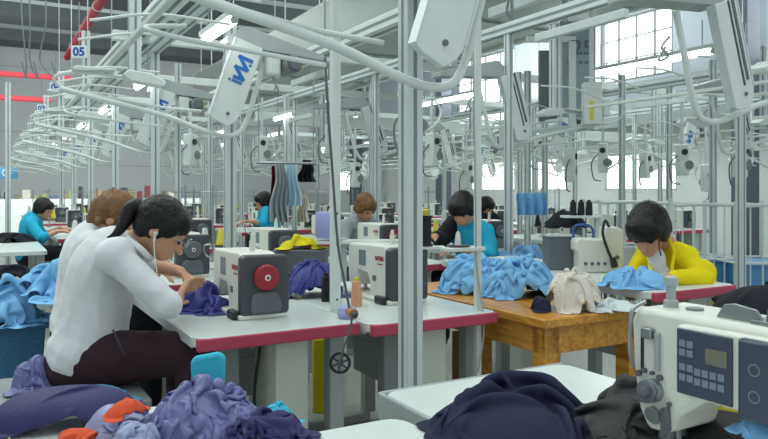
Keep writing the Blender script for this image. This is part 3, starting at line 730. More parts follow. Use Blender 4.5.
def big_machine():
    t = thing('sewing_machine', 'large white sewing machine with a slate control panel in the right foreground', 'sewing machine', UV(1.10, .602, .75), RA)
    # local: y runs from the near (wheel) end to the needle end ; the operator's face is at x=0
    head = [(-.34, .145), (.165, .15), (.25, .085), (.262, .052), (.315, .045), (.336, .08), (.350, .16), (.354, .25), (.345, .27), (.325, .278), (-.34, .278)]
    MB().prism(head, 'x', .0, .135).build('arm', CREAM, t, .012, 3)
    MB().bb((-.03, -.34, 0), (.17, .42, .018)).build('bed', CREAM, t, .004)
    MB().prism([(-.34, .018), (-.10, .018), (-.08, .16), (-.34, .16)], 'x', .0, .14).build('column', CREAM, t, .01)
    MB().prism([(.00, .138), (.232, .138), (.232, .262), (.00, .266)], 'x', -.022, .02).build('panel_housing', CREAM, t, .005)
    pn = MB().bb((-.026, .122, .142), (-.021, .229, .257)).build('control_panel', PANELB, t, .002)
    MB().bb((-.0275, .13, .205), (-.0255, .170, .232)).build('display', LCD, pn)
    k = MB()
    def key(y, z):
        k.bb((-.0275, y - .006, z - .006), (-.0255, y + .006, z + .006))
        return k
    for y in (.216, .201):
        for z in (.232, .216, .190, .172): key(y, z)
    for y in (.186, .171, .156, .141): key(y, .187); key(y, .170)
    k.build('key', KEY, pn)
    d2 = MB().prism([(.045, .13), (.108, .13), (.108, .262), (.045, .262)], 'x', -.034, .0).build('side_panel', PANELB, t, .006)
    for z in (.172, .215): MB().lathe([(.010, 0), (.010, -.0015), (.0082, -.0015), (.0082, 0)], (-.0335, .078, z), 18, 'x').build('dial_mark', KEY, d2)
    td = MB().lathe([(.022, 0), (.022, -.012), (.017, -.014), (.017, -.02), (.021, -.022), (.021, -.025)], (0, .298, .125), 24, 'x').build('tension_dial', STEEL, t)
    MB().lathe([(.011, -.024), (.011, -.036), (.006, -.038)], (0, .298, .125), 16, 'x').build('knob', GREYP, td)
    MB().bb((-.003, .322, .155), (.001, .327, .235)).build('take_up_slot', BLACK, t)
    m = MB(); m.tube([(-.008, .340, .16), (-.016, .342, .2), (-.016, .340, .25), (-.006, .343, .272), (.02, .335, .286)], .004, 8); m.build('take_up_guard', STEEL, t)
    m = MB(); m.bb((-.014, .296, .222), (-.0, .318, .242)); m.build('thread_guide', STEEL, t, .002)
    MB().bb((-.007, .283, .165), (.0, .294, .235)).build('guide_plate', LGREY, t, .001)
    for (y, z, rr) in ((.283, .152, .006), (.332, .150, .006), (.30, .157, .004), (.33, .118, .005), (.328, .100, .005), (.262, .108, .004), (.318, .158, .005)):
        MB().cyl((0, y, z), (-.007, y, z), rr, n=12).build('screw', GREYP, t)
    MB().cyl((0, .298, .079), (-.008, .298, .077), .017, n=20).build('lower_disc', MGREY, t, .002)
    MB().prism([(.258, .06), (.276, .045), (.276, .098), (.262, .104)], 'x', -.012, -.0).build('thread_lever', GREYP, t, .002)
    m = MB(); m.cyl((.06, .295, .006), (.06, .295, .06), .004, n=8); m.build('needle_bar', STEEL, t)
    m = MB(); m.cyl((.05, .283, .006), (.05, .283, .06), .006, n=8); m.bb((.035, .275, .018), (.065, .315, .023)); m.bb((.02, .286, .03), (.075, .305, .046)); m.build('presser_foot', STEEL, t)
    MB().lathe([(.014, .278), (.014, .29), (.009, .293), (.009, .318), (.014, .320), (.013, .335), (.006, .338)], (.05, .300, 0), 16).build('knob_post', LGREY, t)
    MB().cyl((.06, .255, .276), (.06, .255, .282), .016).build('cover_cap', MGREY, t)
    MB().prism([(.10, .278), (.115, .300), (.155, .306), (.175, .302), (.19, .278)], 'x', .03, .036).build('top_bracket', STEEL, t, .001)
    m = MB(); m.bb((.02, .03, .278), (.09, .12, .285)); m.build('top_plate', STEEL, t, .001)
    for (x, y, hh) in ((.03, .09, .305), (.05, .06, .312), (.08, .05, .308)): MB().cyl((x, y, .285), (x, y, hh), .007, .005, 12).build('thread_post', GREYP, t)
    m = MB(); m.tube([(.03, .07, .30), (.01, .03, .325), (.02, -.04, .335)], .005, 6); m.build('thread_arm', LGREY, t)
    return t
big_machine()

# wooden table
wt = thing('wooden_table', 'varnished honey-coloured wooden table holding blue cloth and a white bag', 'table', UV(1.90, 2.07), RA)
MB().bb((0, 0, .712), (.62, 1.18, .75)).build('tabletop', WOOD, wt, .006)
m_ = MB(); m_.bb((.03, .03, .60), (.59, .05, .712)); m_.bb((.03, 1.13, .60), (.59, 1.15, .712)); m_.bb((.03, .05, .60), (.05, 1.13, .712)); m_.bb((.57, .05, .60), (.59, 1.13, .712)); m_.build('apron', WOOD, wt, .003)
for (x, y) in ((.03, .03), (.51, .03), (.03, 1.07), (.51, 1.07)): MB().bb((x, y, 0), (x + .08, y + .08, .71)).build('leg', WOOD, wt, .006)
# tall brown cardboard tube leaning under it
tag(MB().lathe([(.036, 0), (.036, .62), (.030, .62), (.030, .6)], P(460, 0, 3.15).xy.to_3d(), 18).build('cloth_roll', BROWNT), 'brown cardboard fabric roll standing under the left end of the wooden table', 'roll')
# right table with pink edge and white top
T4 = table('white table with a thick pink end edge in front of the person in yellow', 1.0, .58, h=.80)
T4.location = UV(2.60, 2.12)
T5 = table('white table with pink edge in front of the person in cyan behind the centre', .9, .60)
T5.location = UV(2.28, 4.05)
M5 = dup(M1, UV(2.6, 4.6, .75), RA, 'sewing machine in front of the person in cyan at the centre')
T6 = table('pale table at the right edge under the black cloth', .8, .60, pink=False)
T6.location = UV(2.78, 1.1)
# near left tables under the colourful pile
T7 = table('white table at the bottom edge under the lavender cloth pile', 1.0, .30, pink=False, cab=False); T7.location = UV(.50, .34)
T8 = table('low pale table in the bottom left corner under the navy cloth', 1.3, .44, h=.71, pink=False, cab=False); T8.location = UV(.05, .52)

# background rows: a table and a machine at every station
rng = random.Random(5)
TF = table('white sewing table with pink edge in the left row behind the seated women, nearest', 1.2, .60, far=True); TF.location = UV(.66, 3.85)
MF = machine('sewing machine in the left row beside the woman with brown hair', None, False, GREYP); MF.location = UV(.95, 4.1, .75)
DM = [o for o in MF.children if o.name.startswith('arm')][0]
rows = [('left row', .66, 6.2, 6, 0), ('row right of the numbered stations', 1.30, 4.15, 7, 0), ('middle row', 2.75, 6.4, 5, 1), ('right half of the middle row', 3.45, 4.6, 6, 0),
        ('right-hand row', 5.0, 5.2, 6, 1), ('outer right-hand row', 5.65, 5.2, 6, 0), ('row near the wall windows', 7.2, 6.0, 5, 1), ('outer row near the wall windows', 7.85, 6.0, 5, 0), ('far left row', -1.4, 8.2, 4, 0)]
STF = thread_stand('thread stand with two black cones in the left row', 'thread stands between the background machines'); STF.location = UV(1.2, 4.9, .75)
STW = thread_stand('thread stand with white and yellow cones', 'thread stands between the background machines', ('w', 'y')); STW.location = UV(1.2, 7.2, .75)
for nm, v_, u_, n, fl_ in rows:
    for k in range(n):
        uu = u_ + 2.0 * k
        dup(TF, UV(v_, uu), RA, 'white sewing table in the %s, %s from the camera' % (nm, ORD[k]), 'sewing tables of the ' + nm)
        dup(MF, UV(v_ + .30, uu + .15, .75), RA, 'sewing machine in the %s, %s from the camera' % (nm, ORD[k]), 'sewing machines of the ' + nm)
        if (k + fl_) % 2: dup(STF, UV(v_ + .5, uu + .85, .75), RA + rng.uniform(-1, 1), 'black-coned thread stand in the %s, %s from camera' % (nm, ORD[k]), 'thread stands of the ' + nm)
        else: dup(STW, UV(v_ + .12, uu + .85, .75), RA + rng.uniform(-1, 1), 'pale-coned thread stand in the %s, %s from camera' % (nm, ORD[k]), 'thread stands of the ' + nm)
#@@SECTION items
# ------------------------------------------------------------------ things on the near tables
def cone(px, pyb, Y, h, r, m, tipm, label, z=.75):
    X = (px - 384) * Y / F
    t = thing('thread_cone', label, 'thread cone', (X, Y, z))
    MB().lathe([(r * .95, 0), (r, .006), (r, h * .3), (r * .8, h * .86), (r * .45, h * .9)], (0, 0, 0), 20).build('thread', m, t)
    MB().lathe([(r * .45, h * .88), (r * .5, h), (r * .2, h)], (0, 0, 0), 14).build('cone_tip', tipm, t)
    return t
cone(335, 305, 3.12, .195, .026, BTHREAD, YPL, 'tall black thread cone with yellow tip beside the blue cloth')
cone(326, 300, 3.2, .13, .022, BTHREAD, BTHREAD, 'short black thread cone left of the tall one with yellow tip')
cone(356.5, 305, 3.06, .125, .024, PEACH, YPL, 'peach thread cone with yellow tip beside the white upright')
t = thing('pole', 'slim white upright pole between the two nearest pink-edged tables', 'pole', UV(1.275, 2.66), RA)
MB().bb((-.018, -.018, 0), (.018, .018, 2.42)).build('profile', WHITE, t, .003)
m_ = MB()
for z in (.80, 1.03, 1.06, 1.16): m_.cyl((.0, -.019, z), (.0, -.016, z), .005, n=8)
m_.build('bolt_hole', BLACK, t)
t = thing('pole', 'slim white upright pole at the right corner of the centre table, holding the spool shelf', 'pole', UV(1.80, 2.37), RA)
MB().bb((-.012, -.012, 0), (.012, .012, 2.42)).build('profile', WHITE, t, .002)
MB().bb((-.16, -.03, 1.005), (.02, .05, 1.02)).build('shelf', WHITE, t, .002)
m_ = MB(); m_.lathe([(.05, 0), (.052, .004), (.045, .006)], (-.08, .03, 1.022), 20); m_.build('spool_tray', BLACK, t)
m_ = MB(); m_.lathe([(.014, 0), (.009, .05), (.003, .06)], (-.08, .03, 1.026), 12); m_.build('spool_pin', WHITE, t)
MB().tube([(-.04, -.02, 1.9), (-.035, -.03, 1.3), (-.02, -.02, .95), (.01, -.03, .7), (-.02, -.03, .5)], .004, 6).build('cable', LGREY, t)
t = thing('large_spool', 'large black spool of thread right of the centre post', 'spool', P(424.5, 246, 3.2))
MB().lathe([(.038, 0), (.038, .01), (.032, .014), (.032, .125), (.038, .129), (.038, .139), (.01, .139)], (0, 0, 0), 22).build('thread', BTHREAD, t)
MB().lathe([(.016, .139), (.02, .165), (.016, .17)], (0, 0, 0), 14).build('cone_tip', YPL, t)
MB().bb((-.07, -.04, -.012), (.09, .04, -.001)).build('shelf', WHITE, t)
MB().cyl((.0, .03, -(P(0, 246, 3.2).z - .75)), (.0, .03, -.01), .008, n=8).build('shelf_pole', WHITE, t)
# dangling control with cable
t = thing('hanging_cable', 'dark hanging cable ending in a round brown plug at the pink table edge', 'cable')
MB().tube([P(325, 58, 2.5), P(328, 110, 2.5), P(333, 180, 2.55), P(338, 245, 2.6), P(345, 285, 2.6), P(350, 312, 2.6)], .005, 8).build('cord', GREYP, t)
MB().cyl(P(354, 314, 2.55), P(349, 311, 2.62), .018, .016, 16).build('plug', BROWNT, t, .003)
MB().cyl(P(355, 316, 2.53), P(354, 314, 2.555), .010, .012, 12).build('plug_core', DGREY, t)
MB().tube([P(352, 318, 2.58), P(350, 330, 2.58), P(343, 350, 2.58), P(338, 368, 2.58)], .004, 6).build('lower_cord', GREYP, t)
tag(MB().lathe([(.002, 0), (.035, .002), (.042, .02), (.034, .042), (.01, .05)], P(347, 0, 2.78).xy.to_3d() + Vector((0, 0, .75)), 18).build('plastic_cup', LAV, None), 'lavender round plastic cup under the dangling plug', 'cup')
# bobbin wheel under table
t = thing('bobbin_wheel', 'black spoked wheel under the pink table edge', 'wheel', P(340, 363, 2.64))
m_ = MB(); ring = [(.036 * math.cos(a), 0, .036 * math.sin(a)) for a in [2 * math.pi * k / 24 for k in range(25)]]
m_.tube(ring, .0055, 8, 0); m_.build('rim', BLACK, t)
m_ = MB()
for k in range(3): a = math.pi * k / 3 + .4; m_.cyl((.034 * math.cos(a), 0, .034 * math.sin(a)), (-.034 * math.cos(a), 0, -.034 * math.sin(a)), .004, n=6)
m_.cyl((0, -.012, 0), (0, .012, 0), .012); m_.build('spokes', DGREY, t)
MB().cyl((0, .0, 0), (0, .12, 0), .006, n=8).build('axle', STEEL, t)
tag(MB().bb((-.055, -.05, 0), (.045, .05, .42)).build('yellow_bin', YCLOTH, None, .008), 'yellow upright bin behind the legs of the nearest pink-edged table', 'bin').location = P(323, 0, 4.0).xy.to_3d()

# cloth
heap('cloth_pile', 'gathered royal blue cloth behind the black thread cones', 'cloth', UV(1.37, 3.10, .75), (.15, .13), .19, SBLUE, .6, 3, n=64, shrink=.55, peaks=1, power=3)
heap('cloth_pile', 'shiny blue cloth under the hands of the woman in white', 'cloth', P(205, 0, 2.98).xy.to_3d() + Vector((0, 0, .75)), (.11, .16), .11, SBLUE, .9, 7, n=56, shrink=.5, peaks=2)
heap('cloth_pile', 'yellow cloth lying behind the royal blue cloth', 'cloth', P(301, 0, 4.35).xy.to_3d() + Vector((0, 0, .90)), (.14, .1), .07, YCLOTH, .2, 9, n=30, shrink=.7)
tag(MB().bb((-.16, -.12, 0), (.16, .12, .148)).build('storage_box', GREYP, None, .006), 'grey box under the yellow cloth', 'box').location = P(301, 0, 4.35).xy.to_3d() + Vector((0, 0, .75))
# foreground left pile
def pz(v_, u_, z=.711): return UV(v_, u_, z)
def PP(px, py, z):  # point on a horizontal plane
    Y = F * (EYE - z) / (py - HOR); return Vector(((px - 384) * Y / F, Y, z))
heap('cloth_pile', 'folded dark navy cloth in the bottom left corner', 'cloth', PP(66, 420, .712), (.18, .125), .085, INDIGO, .25, 12, n=56, shrink=.92, power=4, bend=.6)
heap('cloth_pile', 'large ruffled lavender satin pile at the bottom of the picture', 'cloth', PP(192, 428, .752), (.14, .13), .115, PURPLE, .4, 14, n=88, shrink=.42, peaks=3, bend=.18)
heap('cloth_pile', 'dark indigo satin cloth right of the lavender pile', 'cloth', PP(262, 440, .752), (.095, .11), .08, INDIGO, 1.2, 15, n=64, shrink=.45, peaks=2, bend=.18)
heap('cloth_pile', 'orange cloth scrap in the bottom left corner', 'cloth', PP(78, 452, .712), (.06, .05), .055, ORANGE, .6, 17, n=36, shrink=.65)
heap('cloth_pile', 'silvery satin cloth between the navy and lavender piles', 'cloth', PP(128, 436, .712), (.085, .10), .10, PSATIN, 1.0, 19, n=56, shrink=.5, peaks=2)
heap('cloth_pile', 'small orange cloth scrap on top of the silvery satin', 'cloth', PP(126, 415, .79), (.045, .03), .035, ORANGE, .9, 21, n=30, shrink=.7)
heap('cloth_pile', 'flat teal cloth between the navy pile and the seated woman', 'cloth', PP(96, 402, .73), (.08, .08), .045, TEAL, .9, 23, n=30, shrink=.8)
heap('cloth_pile', 'pale satin tangle at the bottom beside the silvery satin', 'cloth', PP(140, 446, .752), (.05, .06), .07, PSATIN, .9, 25, n=50, shrink=.45, peaks=2)
heap('cloth_pile', 'small turquoise cloth at the right end of the lavender pile', 'cloth', PP(276, 424, .752), (.04, .04), .05, TURQ, .9, 27, n=40, shrink=.55)
t = tag(MB().prism([(-.028, 0), (.026, .004), (.029, .07), (.018, .078), (-.022, .072), (-.031, .066)], 'y', -.012, .01).build('cloth_pouch', TURQ, None, .006, 3), 'turquoise pouch standing behind the lavender pile', 'pouch')
t.location = P(210, 390, 1.80); t.location.z = .752; t.rotation_euler = (0, 0, .15)
t.location = PP(209, 401, .752); t.scale = (1.35, 1.2, 1.5)
heap('cloth_pile', 'crumpled lilac satin lying left of the seated woman', 'cloth', P(36, 387, 2.55), (.085, .08), .15, PURPLE, .3, 29, n=56, shrink=.5, peaks=2, bend=.15)
# navy and black cloth on table 3
heap('cloth_pile', 'draped navy cloth on the white foreground table', 'cloth', PP(540, 432, .752), (.19, .22), .135, NAVY, .75, 31, n=72, shrink=.68, peaks=3, bend=.5)
heap('cloth_pile', 'black cloth spread under the large sewing machine', 'cloth', PP(628, 424, .752), (.22, .15), .075, mat('black_cloth', rgb(40, 40, 42), .6, 0, .1, 9, .3, 140, spec=.4), .45, 33, n=64, shrink=.7, peaks=3, bend=.4)
heap('cloth_pile', 'folded black cloth behind the control panel machine', 'cloth', PP(735, 436, .752), (.17, .13), .08, MATS['black_cloth'], .3, 35, n=56, shrink=.7, peaks=2)
heap('cloth_pile', 'dark cloth slung over the pale table at the right edge', 'cloth', P(760, 312, 2.8), (.24, .16), .13, DARKC, .5, 37, n=48, shrink=.8, bend=.5)
o = tag(MB().prism([(-.09, 0), (.10, -.02), (.11, .006), (.0, .022), (-.085, .03)], 'z', 0, .004).build('paper_tag', mat('yellow_card', rgb(226, 208, 40), .5), None), 'yellow strip of card at the right edge by the large machine', 'card')
o.location = PP(752, 414, .835); o.scale = (.7, .7, 1); o.rotation_euler = (0, .0, -.5)
heap('cloth_pile', 'pale blue cloth corner at the bottom right edge', 'cloth', P(768, 436, 1.16), (.045, .05), .03, LBLUE, .3, 39, n=30, shrink=.7)
# on the wooden table
heap('cloth_pile', 'heap of light blue cloth at the left end of the wooden table', 'cloth', UV(2.14, 2.84, .75), (.17, .20), .18, LBLUE, .9, 41, n=80, shrink=.42, peaks=1, power=3.5, bend=.12)
heap('cloth_pile', 'light blue cloth gathered in the middle of the wooden table', 'cloth', UV(2.25, 2.62, .75), (.19, .17), .18, LBLUE, .2, 43, n=76, shrink=.42, peaks=1, power=3.5, bend=.12)
heap('cloth_pile', 'navy scrap between the blue cloth and the white bag', 'cloth', P(541, 295, 2.95) + Vector((0, 0, 0)), (.04, .06), .07, NAVY, .2, 45, n=30, shrink=.6).location.z = .75
heap('cloth_bag', 'unbleached white bag standing on the wooden table', 'bag', P(573, 298, 2.98).xy.to_3d() + Vector((0, 0, .75)), (.125, .10), .19, BEIGE, .3, 44, n=60, shrink=.5, peaks=1, power=5, bend=.15)
heap('cloth_pile', 'white sheet lying over the right corner of the wooden table', 'cloth', P(608, 308, 3.0).xy.to_3d() + Vector((0, 0, .75)), (.14, .12), .035, WCLOTH, .3, 49, n=40, shrink=.8)
heap('cloth_pile', 'light blue cloth lying before the person in yellow', 'cloth', P(632, 0, 3.35).xy.to_3d() + Vector((0, 0, .80)), (.17, .13), .12, LBLUE, .1, 51, n=56, shrink=.6, peaks=2)
# left side
cr = thing('plastic_crate', 'blue woven plastic crate on the floor at the left edge', 'crate', P(8, 0, 4.35).xy.to_3d(), RA)
MB().prism([(-.30, 0), (.17, 0), (.20, .44), (-.33, .44)], 'y', -.2, .25).build('crate_body', CRATE, cr, .01)
MB().bb((-.35, -.22, .42), (.22, .27, .455)).build('crate_rim', CRATE, cr, .008)
heap('cloth_pile', 'light blue garments overflowing the blue crate', 'cloth', P(6, 0, 4.35).xy.to_3d() + Vector((0, 0, .445)), (.27, .26), .30, LBLUE, .4, 53, n=64, shrink=.5, peaks=3)
t9 = table('low grey table at the left under the light blue garments', 1.2, .31, h=.62, pink=False, cab=False); t9.location = UV(.34, 4.3); 
heap('cloth_pile', 'light blue garments spread on the low table behind the woman in white', 'cloth', UV(.42, 4.8, .622), (.20, .50), .20, LBLUE, RA, 55, n=72, shrink=.5, peaks=3)
heap('cloth_pile', 'dark garment lying over the light blue ones at the left', 'cloth', P(10, 282, 4.4), (.16, .13), .12, DARKC, .6, 57, n=36, shrink=.7)
t10 = table('grey cutting table at the left edge in front of the person in cyan', 1.6, .9, h=.75, pink=False, cab=False); t10.location = UV(-.45, 6.6)
heap('cloth_pile', 'black cloth on the grey cutting table at the left edge', 'cloth', P(12, 243, 7.0), (.25, .15), .07, DARKC, .6, 59, n=30, shrink=.7)
# stool under the seated women
def bench(label, v_, u_, xl=-.30):
    t = thing('bench', label, 'bench', UV(v_, u_), RA)
    MB().bb((xl, -.28, .50), (.20, .28, .535)).build('seat', MGREY, t, .01)
    for (x, y) in ((xl + .03, -.24), (.16, -.24), (xl + .03, .21), (.16, .21)): MB().bb((x, y, 0), (x + .03, y + .03, .5)).build('leg', DGREY, t, .003)
    return t
bench('grey bench under the woman in the white shirt', .30, 2.78)
bench('grey bench under the woman with brown hair', .40, 3.70, -.12)
# far clothing, bags
def hanging(label, px, py0, py1, w, Y, m, seed=0, name='hanging_garment', flat=False):
    n, k = 14, 10; mb = MB(); vs = []
    for s in (0, 1):
        for j in range(k + 1):
            for i in range(n + 1):
                tt = j / k; x = px + (i / n - .5) * w * (1 if flat else 0.45 + .55 * tt)
                p = P(x + 4 * noise.noise(Vector((tt * 2, seed, 0))), py0 + (py1 - py0) * tt, Y)
                p.y += .03 * math.sin(i * 1.6 + seed) * (0.3 + tt) + s * .02
                vs.append(p)
    N = (n + 1) * (k + 1); fs = []
    for s in (0, 1):
        fs += [tuple(a + s * N for a in (j * (n + 1) + i, j * (n + 1) + i + 1, (j + 1) * (n + 1) + i + 1, (j + 1) * (n + 1) + i)) for j in range(k) for i in range(n)]
    for j in range(k):
        for i in (0, n): a = j * (n + 1) + i; b = a + n + 1; fs.append((a, b, b + N, a + N))
    for i in range(n):
        for j in (0, k): a = j * (n + 1) + i; fs.append((a, a + 1, a + 1 + N, a + N))
    mb.add(vs, fs); o = mb.build(name, m); return tag(o, label, 'garment')
hanging('grey cloth strip hanging left of the pale blue one', 279, 164, 222, 20, 6.0, GCLOTH, 1)
hanging('pale blue cloth hanging from the frame behind the nearest machine', 291, 165, 206, 22, 6.1, cloth_mat('pale_blue_cloth', rgb(170, 200, 214)), 2)
hanging('maroon cloth hanging left of the grey strip', 273, 166, 222, 7, 6.2, MAROON, 3)
hanging('black cloth hanging right of the pale blue one', 307, 160, 182, 18, 6.4, DARKC, 4)
hanging('beige cloth strip hanging below the black cloth', 303, 195, 222, 12, 6.4, BEIGE, 5)
hanging('light blue shirt hanging on the rack at the centre right', 532, 193, 215, 30, 6.0, LBLUE, 6, flat=True)
gr = thing('garment_rail', 'thin steel rail from which the grey, pale blue and black cloths hang', 'rail', P(290, 163, 6.2), 0)
MB().cyl((-.28, -.1, 0), (.22, .1, 0), .012, n=8).build('rail', STEEL, gr)
for x in (-.26, .2): MB().cyl((x, x * .4, 0), (x, x * .4, 1.05), .006, n=6).build('hanger_rod', STEEL, gr)
t = tag(MB().lathe([(.002, 0), (.075, .0), (.078, .02), (.078, .15), (.072, .16), (.01, .162)], P(328, 238, 4.3), 24).build('plastic_jug', LAV), 'lavender plastic tub on the shelf behind the royal blue cloth', 'tub')
t = thing('shelf', 'white shelf carrying the lavender tub', 'shelf', P(340, 240, 4.3))
MB().bb((-.14, -.08, -.02), (.36, .10, -.001)).build('board', WHITE, t)
MB().bb((.0, -.02, -(P(0, 240, 4.3).z)), (.04, .02, 0)).build('pole', WHITE, t)
t = thing('box', 'grey metal box left of the white machine behind the wooden table', 'box', P(561, 0, 4.1).xy.to_3d() + Vector((0, 0, .80)))
MB().bb((-.09, -.08, 0), (.09, .08, .19)).build('body', GREYP, t, .006)
MB().bb((-.095, -.085, .19), (.095, .085, .2)).build('lid', LGREY, t, .003)
# white overlock machine seen from the side
ov = thing('overlock_machine', 'white overlock machine behind the bag, with a blue handle and black gooseneck', 'sewing machine', P(598, 0, 3.95).xy.to_3d() + Vector((0, 0, .80)))
MB().prism([(-.14, 0), (.14, 0), (.14, .27), (.10, .29), (.03, .29), (.02, .21), (-.14, .22), (-.16, .20), (-.16, .14), (-.14, .13)], 'y', -.07, .07).build('body', CREAM, ov, .012, 3)
MB().tube([(-.16, -.02, .22), (-.165, -.02, .27), (-.14, -.02, .30), (-.07, -.02, .30), (-.04, -.02, .27), (-.035, -.02, .22)], .008, 8).build('handle', mat('blue_handle', rgb(48, 84, 150), .4), ov)
MB().tube([(.06, -.05, .28), (.02, -.08, .33), (-.0, -.1, .25), (.03, -.1, .15), (.06, -.1, .08)], .009, 8).build('gooseneck', BLACK, ov)
MB().cyl((.06, -.1, .10), (.075, -.1, .04), .018, .022).build('lamp_head', BLACK, ov)
m_ = MB(); [m_.cyl((-.1 + .04 * k, -.072, .06), (-.1 + .04 * k, -.085, .06), .010) for k in range(4)]; m_.cyl((.10, -.07, .1), (.10, -.08, .1), .012); m_.build('tension_dial', GREYP, ov)
tbl = table('white table under the overlock machine', .62, .62, h=.80, far=True); tbl.location = UV(2.62, 3.25)
ov.scale = (.88, .88, .88)
for i, px in enumerate((573, 581, 589)):
    c = cone(px, 0, 4.5, .10, .022, BTHREAD, BTHREAD, 'black thread cone above the overlock machine, %s from the left' % ORD[i].replace('nearest', 'first'), 1.10)
t = thing('shelf', 'thread shelf holding three black cones above the overlock machine', 'shelf', P(581, 0, 4.5).xy.to_3d()); MB().bb((-.12, -.06, 1.085), (.12, .06, 1.099)).build('board', WHITE, t); MB().bb((.09, -.02, 0), (.12, .02, 1.085)).build('pole', WHITE, t)
heap('cloth_pile', 'dark bundle lying on the table by the overlock machine', 'cloth', P(566, 228, 4.7), (.16, .1), .14, DARKC, .2, 61, n=30, shrink=.7)
heap('cloth_pile', 'light blue garments stacked behind the slim post', 'cloth', P(520, 262, 5.2), (.22, .2), .12, cloth_mat('mid_blue_cloth', rgb(110, 156, 196)), .2, 63, n=40, shrink=.6, peaks=2)
# rack trolleys at right
def trolley(label, px0, px1, Y):
    x0 = (px0 - 384) * Y / F; x1 = (px1 - 384) * Y / F
    t = thing('wire_trolley', label, 'trolley', ((x0 + x1) / 2, Y, 0)); w = (x1 - x0) / 2
    zt = 1.15
    for yy in (0, .5):
        MB().tube([(-w, yy, .08), (-w, yy, zt - .06), (-w + .03, yy, zt), (w - .03, yy, zt), (w, yy, zt - .06), (w, yy, .08)], .014, 8, 4).build('end_frame', WHITE, t)
    for z in (.75, .45, .12):
        m = MB()
        for yy in (0, .5): m.cyl((-w, yy, z), (w, yy, z), .010, n=8)
        for xx in (-w, w): m.cyl((xx, 0, z), (xx, .5, z), .010, n=8)
        m.build('cross_rail', WHITE, t)
    n = max(3, int(2 * w / .075)); 
    for k in range(1, n): 
        x = -w + 2 * w * k / n; MB().cyl((x, 0, .12), (x, 0, zt), .006, n=6).build('bar', WHITE, t)
    for k in range(1, n, 2):
        x = -w + 2 * w * k / n; MB().cyl((x, .5, .12), (x, .5, zt), .006, n=6).build('bar', WHITE, t)
    for (xx, yy) in ((-w, 0), (w, 0), (-w, .5), (w, .5)): MB().cyl((xx - .015, yy, .04), (xx + .015, yy, .04), .04, n=14).build('wheel', GREYP, t)
    return t
trolley('white wire trolley behind the person in yellow', 672, 735, 5.2)
trolley('white wire trolley at the right edge of the picture', 738, 800, 4.9)
trolley('white wire trolley behind the head of the person in yellow', 600, 668, 6.3)
for i, (px, Y) in enumerate(((705, 5.45), (770, 5.15))):
    b = thing('storage_bin', 'light blue plastic bin inside the ' + ('trolley behind the person in yellow' if i == 0 else 'trolley at the right edge'), 'bin', P(px, 0, Y).xy.to_3d() + Vector((0, 0, .13)))
    MB().prism([(-.20, 0), (.20, 0), (.235, .6), (-.235, .6)], 'y', -.14, .17).build('body', BINB, b, .01)
    MB().bb((-.245, -.16, .585), (.245, .19, .615)).build('rim', BINB, b, .006)
# goods along the far wall
g2 = 'goods on the far shelves'
cols = [mat('far_goods_%d' % i, c, .8) for i, c in enumerate((rgb(130, 120, 90), rgb(60, 66, 70), rgb(150, 160, 110), rgb(120, 60, 60), rgb(90, 110, 150), rgb(200, 196, 180), rgb(40, 40, 46), rgb(170, 140, 96)))]
fb = tag(MB().bb((-.20, -.12, 0), (.2, .12, .25)).build('storage_box', cols[0], None, .02), 'small box among the goods standing along the far wall', 'box', g2)
fb.location = UV(-1, 22.5, 1.05)
rr_ = random.Random(8)
for i in range(44):
    v_ = -5 + i * .24
    o = fb.copy(); o.data = fb.data if i % 8 == 0 else fb.data.copy(); COL.objects.link(o)
    o.data.materials[0] = cols[0] if i % 8 == 0 else rr_.choice(cols); o['label'] = 'small %s box or bundle standing along the far wall' % dict(zip([c.name for c in cols], ('olive brown', 'dark slate', 'pale green', 'dull red', 'blue grey', 'cream', 'black', 'tan')))[o.data.materials[0].name]; o.location = UV(v_ * 1.0, 22.55, 1.052); o.rotation_euler = (0, 0, RA + rr_.uniform(-.1, .1)); o.scale = (rr_.uniform(.25, .55), .4, rr_.uniform(.4, 1.7))
